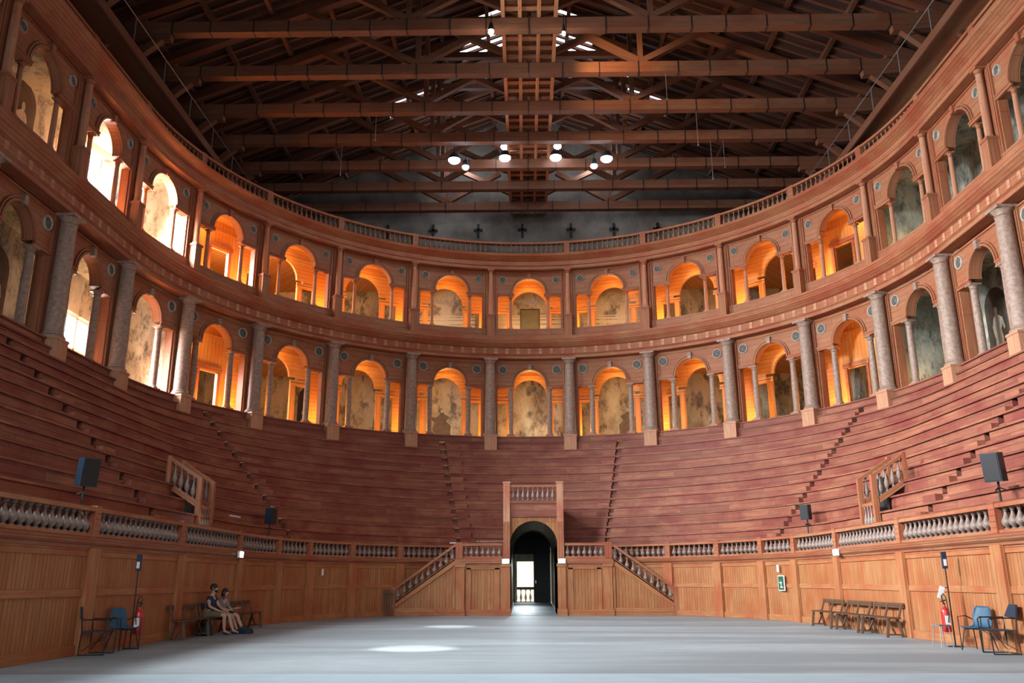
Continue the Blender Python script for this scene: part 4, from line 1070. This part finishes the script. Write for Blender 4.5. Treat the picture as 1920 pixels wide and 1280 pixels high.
def ball(name, c, r, mat, parent, sc_=(1, 1, 1), n=14):
    mb = MB(); rings = []
    for i in range(n // 2 + 1):
        th = -pi / 2 + pi * i / (n // 2); rings.append((max(.001, r * cos(th)), r * sin(th)))
    mb.lathe(rings, n); mb.v = [(c[0] + v[0] * sc_[0], c[1] + v[1] * sc_[1], c[2] + v[2] * sc_[2]) for v in mb.v]
    return mb.build(name, mat, parent, True, auto=80)
def hand_chains(w_, d, up, s=1.0):
    """w_: wrist point, d: direction of fingers, up: back of hand normal"""
    w_, d, up = Vector(w_), Vector(d).normalized(), Vector(up).normalized(); sd = d.cross(up).normalized()
    ch = []; palm = w_ + d * .05 * s; ch.append([(*w_, .026 * s), (*palm, .034 * s)])
    for q, L in zip((-1.5, -.5, .5, 1.5), (.062, .074, .07, .055)):
        b_ = palm + sd * q * .017 * s + d * .03 * s; m_ = b_ + d * L * .5 * s - up * .008; e = m_ + d * L * .32 * s - up * .028 * s
        ch.append([(*palm, .034 * s), (*b_, .0105 * s), (*m_, .0095 * s), (*e, .0085 * s)])
    tb = w_ + d * .03 * s + sd * .03 * s; te = tb + d * .045 * s + sd * .022 * s - up * .02 * s
    ch.append([(*palm, .034 * s), (*tb, .013 * s), (*te, .010 * s)])
    return ch
def person(label, loc, rz, P_, mats, female=False):
    t = thing('person', label, 'person', loc, rz); s = P_['s']
    V = lambda x, y, z, r: (x * s, y * s, z * s, r * s)
    pel = V(0, 0, .53, .125); bel = V(-.02, 0, .68, .115); chs = V(P_['lean'] * .6, 0, .86, .125); nk0 = V(P_['lean'], 0, 1.0, .075); nk = V(P_['lean'] + .02, 0, 1.07, .058)
    hx = P_['lean'] + P_['hx']; hz = 1.185 + P_['hz']
    jaw = V(hx + .02, 0, hz - .06, .062); hd = V(hx, 0, hz, .084); top = V(hx - .015, 0, hz + .07, .06)
    body = [[pel, bel, chs, nk0, nk, jaw, hd, top]]
    nose = V(hx + .105 + P_['lift'] * .0, 0, hz - .015 + P_['lift'] * .02, .012); body.append([hd, V(hx + .08, 0, hz - .005, .02), nose])
    legs = []; arms = []
    for sy, L in ((-1, P_['legs'][0]), (1, P_['legs'][1])):
        hip = V(.03, sy * .095, .53, .10); kn = V(L[0], sy * .02 + L[1], L[2], .062); an = V(L[3], L[4], L[5], .038); hl = V(L[3] - .03, L[4], L[5] - .05, .035); toe = V(L[3] + .16, L[4] + L[6], L[5] - .06, .03)
        mid = V((.03 + L[0]) / 2, (sy * .115 + L[1]) / 2, (.53 + L[2]) / 2 + .01, .082); calf = V(L[0] * .6 + L[3] * .4 - .02, (L[1] + sy * .02) * .6 + L[4] * .4, L[2] * .6 + L[5] * .4, .055)
        legs.append((hip, mid, kn, calf, an, hl, toe)); body.append([pel, hip, mid, kn, calf, an, toe])
    for sy, A in ((-1, P_['arms'][0]), (1, P_['arms'][1])):
        sh = V(P_['lean'] * .8, sy * (.175 if not female else .155), .965, .06); el = V(*A[0], .040); wr = V(*A[1], .026)
        um = tuple((a + b_) / 2 for a, b_ in zip(sh, el)); arms.append((sh, um, el, wr))
        body.append([chs, sh, um, el, wr]); body += hand_chains(wr[:3], A[2], (0, 0, 1), s)
    body = skin_mesh('body', body, M['skin'], t)
    g = lambda p, k: (p[0], p[1], p[2], p[3] * k + .006)
    top_ch = [[g(pel, 1.05), g(bel, 1.08), g(chs, 1.1), (nk0[0] - .005, 0, nk0[2] - .025 * s, .075 * s)]]
    for sh, um, el, wr in arms:
        top_ch.append([g(chs, 1.1), g(sh, 1.18), g(um, 1.22)] + ([g(el, 1.2), tuple((a * .7 + b_ * .3) for a, b_ in zip(el, wr))] if female else []))
    skin_mesh('shirt', top_ch, M[mats[0]], t)
    sh_ch = []
    for hip, mid, kn, calf, an, hl, toe in legs:
        k2 = tuple(m_ * .25 + q * .75 for m_, q in zip(mid, kn)); sh_ch.append([g(pel, 1.08), g(hip, 1.08), g(mid, 1.1), (k2[0], k2[1], k2[2], .08 * s)])
    skin_mesh('shorts', sh_ch, M[mats[1]], t)
    for hip, mid, kn, calf, an, hl, toe in legs:
        skin_mesh('shoe', [[(hl[0] - .02, hl[1], hl[2], .04 * s), (an[0] + .03, an[1], an[2] - .045 * s, .045 * s), (toe[0], toe[1], toe[2], .034 * s)]], M[mats[2]], t, 1)
    # hair, face
    c_ = Vector(hd[:3]); cx, cz = c_.x, c_.z
    ball('hair', (cx - .025 * s, 0, cz + .032 * s), .104 * s, M['hair'], t, (1.0, .92, .95))
    if female:
        skin_mesh('long_hair', [[(cx - .05 * s, 0, cz + .03, .075 * s), (cx - .085 * s, 0, cz - .08 * s, .07 * s), (cx - .10 * s, 0, cz - .22 * s, .05 * s)],
                                [(cx - .05 * s, 0, cz + .03, .075 * s), (cx + .01 * s, -.085 * s, cz - .08 * s, .03 * s), (cx + .02 * s, -.09 * s, cz - .2 * s, .022 * s)]], M['hair'], t, 1)
    else:
        skin_mesh('beard', [[(cx + .03 * s, -.06 * s, cz - .055 * s, .03 * s), (cx + .075 * s, 0, cz - .085 * s, .036 * s), (cx + .03 * s, .06 * s, cz - .055 * s, .03 * s)]], M['hair'], t, 1)
    for sy in (-1, 1):
        ball('eye', (cx + .08 * s, sy * .032 * s, cz + .015 * s), .011 * s, M['hair'], t, n=8)
        ball('ear', (cx - .005 * s, sy * .088 * s, cz - .005 * s), .026 * s, M['skin'], t, (.7, .35, 1.1), 8)
    ball('mouth', (cx + .082 * s, 0, cz - .05 * s), .018 * s, M['red'], t, (.4, 1.1, .35), 8)
    return t
person('bearded person in navy T-shirt and khaki shorts, seated on the left bench looking up', (-8.93, -3.95, 0), -.15,
       dict(s=1.0, lean=.02, hx=.06, hz=.03, lift=1, legs=((.50, -.09, .52, .50, -.06, .10, 0), (.48, .16, .52, .62, .2, .10, .02)),
            arms=(((.10, -.24, .74), (.36, -.15, .62), (1, .35, -.15)), ((.14, .22, .74), (.38, .08, .62), (1, -.2, -.1)))), ('tshirt', 'shorts', 'shoe'))
person('dark-haired person in patterned top, seated beyond the bearded one, holding a paper', (-8.88, -3.22, 0), -.35,
       dict(s=.94, lean=.05, hx=.07, hz=-.02, lift=-1, legs=((.47, -.05, .52, .66, -.02, .10, 0), (.46, .15, .52, .74, .15, .10, .02)),
            arms=(((.10, -.21, .74), (.34, -.08, .66), (1, .2, .1)), ((.12, .20, .74), (.34, .10, .66), (1, -.2, .1)))), ('blouse', 'skirt', 'shoe'), True)
m_ = Matrix.Translation((-8.45, -3.35, .655)) @ Matrix.Rotation(-.35, 4, 'Z') @ Matrix.Rotation(-.25, 4, 'Y')
tag(MB().box(-.12, .12, -.13, .13, -.004, .004, m_).build('leaflet', M['paper']), 'open pale leaflet held by the person in the patterned top', 'leaflet')
def bag(loc, rz, s, mat, label):
    t = thing('bag', label, 'bag', loc, rz); mb = MB(); rings = []
    for z, k in ((0, .85), (.05, 1), (.5, 1.0), (.8, .85), (.95, .6), (1, .3)):
        rings.append([(s[0] * k * (abs(cos(a)) ** .6) * (1 if cos(a) > 0 else -1), s[1] * k * (abs(sin(a)) ** .6) * (1 if sin(a) > 0 else -1), s[2] * z) for a in [2 * pi * q / 16 for q in range(16)]])
    mb._rings(rings); mb.build('bag_body', mat, t, True, auto=50)
    MB().tube([(-s[0] * .5, 0, s[2] * .92), (-s[0] * .4, 0, s[2] * 1.2), (0, 0, s[2] * 1.32), (s[0] * .4, 0, s[2] * 1.2), (s[0] * .5, 0, s[2] * .92)], .012, 6).build('strap', M['black'], t, True)
    MB().box(-s[0] * .5, s[0] * .5, -s[1] * 1.04, -s[1] * .8, s[2] * .12, s[2] * .5).build('pocket', mat, t)
bag((-8.86, -4.25, 0), .3, (.16, .12, .33), M['bag_green'], 'dark green backpack under the bench by the bearded person')
bag((-8.1, -3.45, 0), -.5, (.27, .15, .16), M['bag_teal'], 'dark teal bag on the floor at the feet of the seated pair')

# hanging cables in the roof, picket gate by the left stair
for i, (x, y, z, l) in enumerate(((5.6, 2.5, 21.42, 1.2), (7.4, 5.4, 21.42, 1.7), (9.2, 8.1, 21.42, 1.4), (8.6, 8.1, 21.42, 2.0), (-6.8, 5.4, 21.42, 1.3), (-8.9, 8.1, 21.42, 1.6))):
    tag(MB().tube([(x, y, z), (x, y, z - l)], .012, 5).lathe([(.03, -.03), (.03, .03)], 6, (x, y, z - l)).build('hanging_cable', M['steel']), 'thin pale cable hanging under the roof trusses', 'cable', 'cables hanging from the roof')
t = thing('picket_gate', 'low dark picket gate leaning by the foot of the left stairs', 'gate', (-6.05, 8.0, 0), .25)
for i in range(6): MB().box(-.3 + .11 * i, -.25 + .11 * i, -.015, .015, .04, 1.05).build('picket', M['bench'], t)
for z in (.2, .85): MB().box(-.32, .32, .015, .04, z, z + .07).build('crossbar', M['bench'], t)

# daylight outside the passage door
_dl = lamp('door_daylight', 'AREA', (-.32, 17.55, 2.2), 11, (.80, .93, 1), .6, (-.45, 12.2, .1), .6, spread=50); _dl.data.specular_factor = .05
lamp('outside_daylight', 'AREA', (0, 20.5, 6.0), 900, (1, .97, .9), 3, (0, 26, 1), 3)
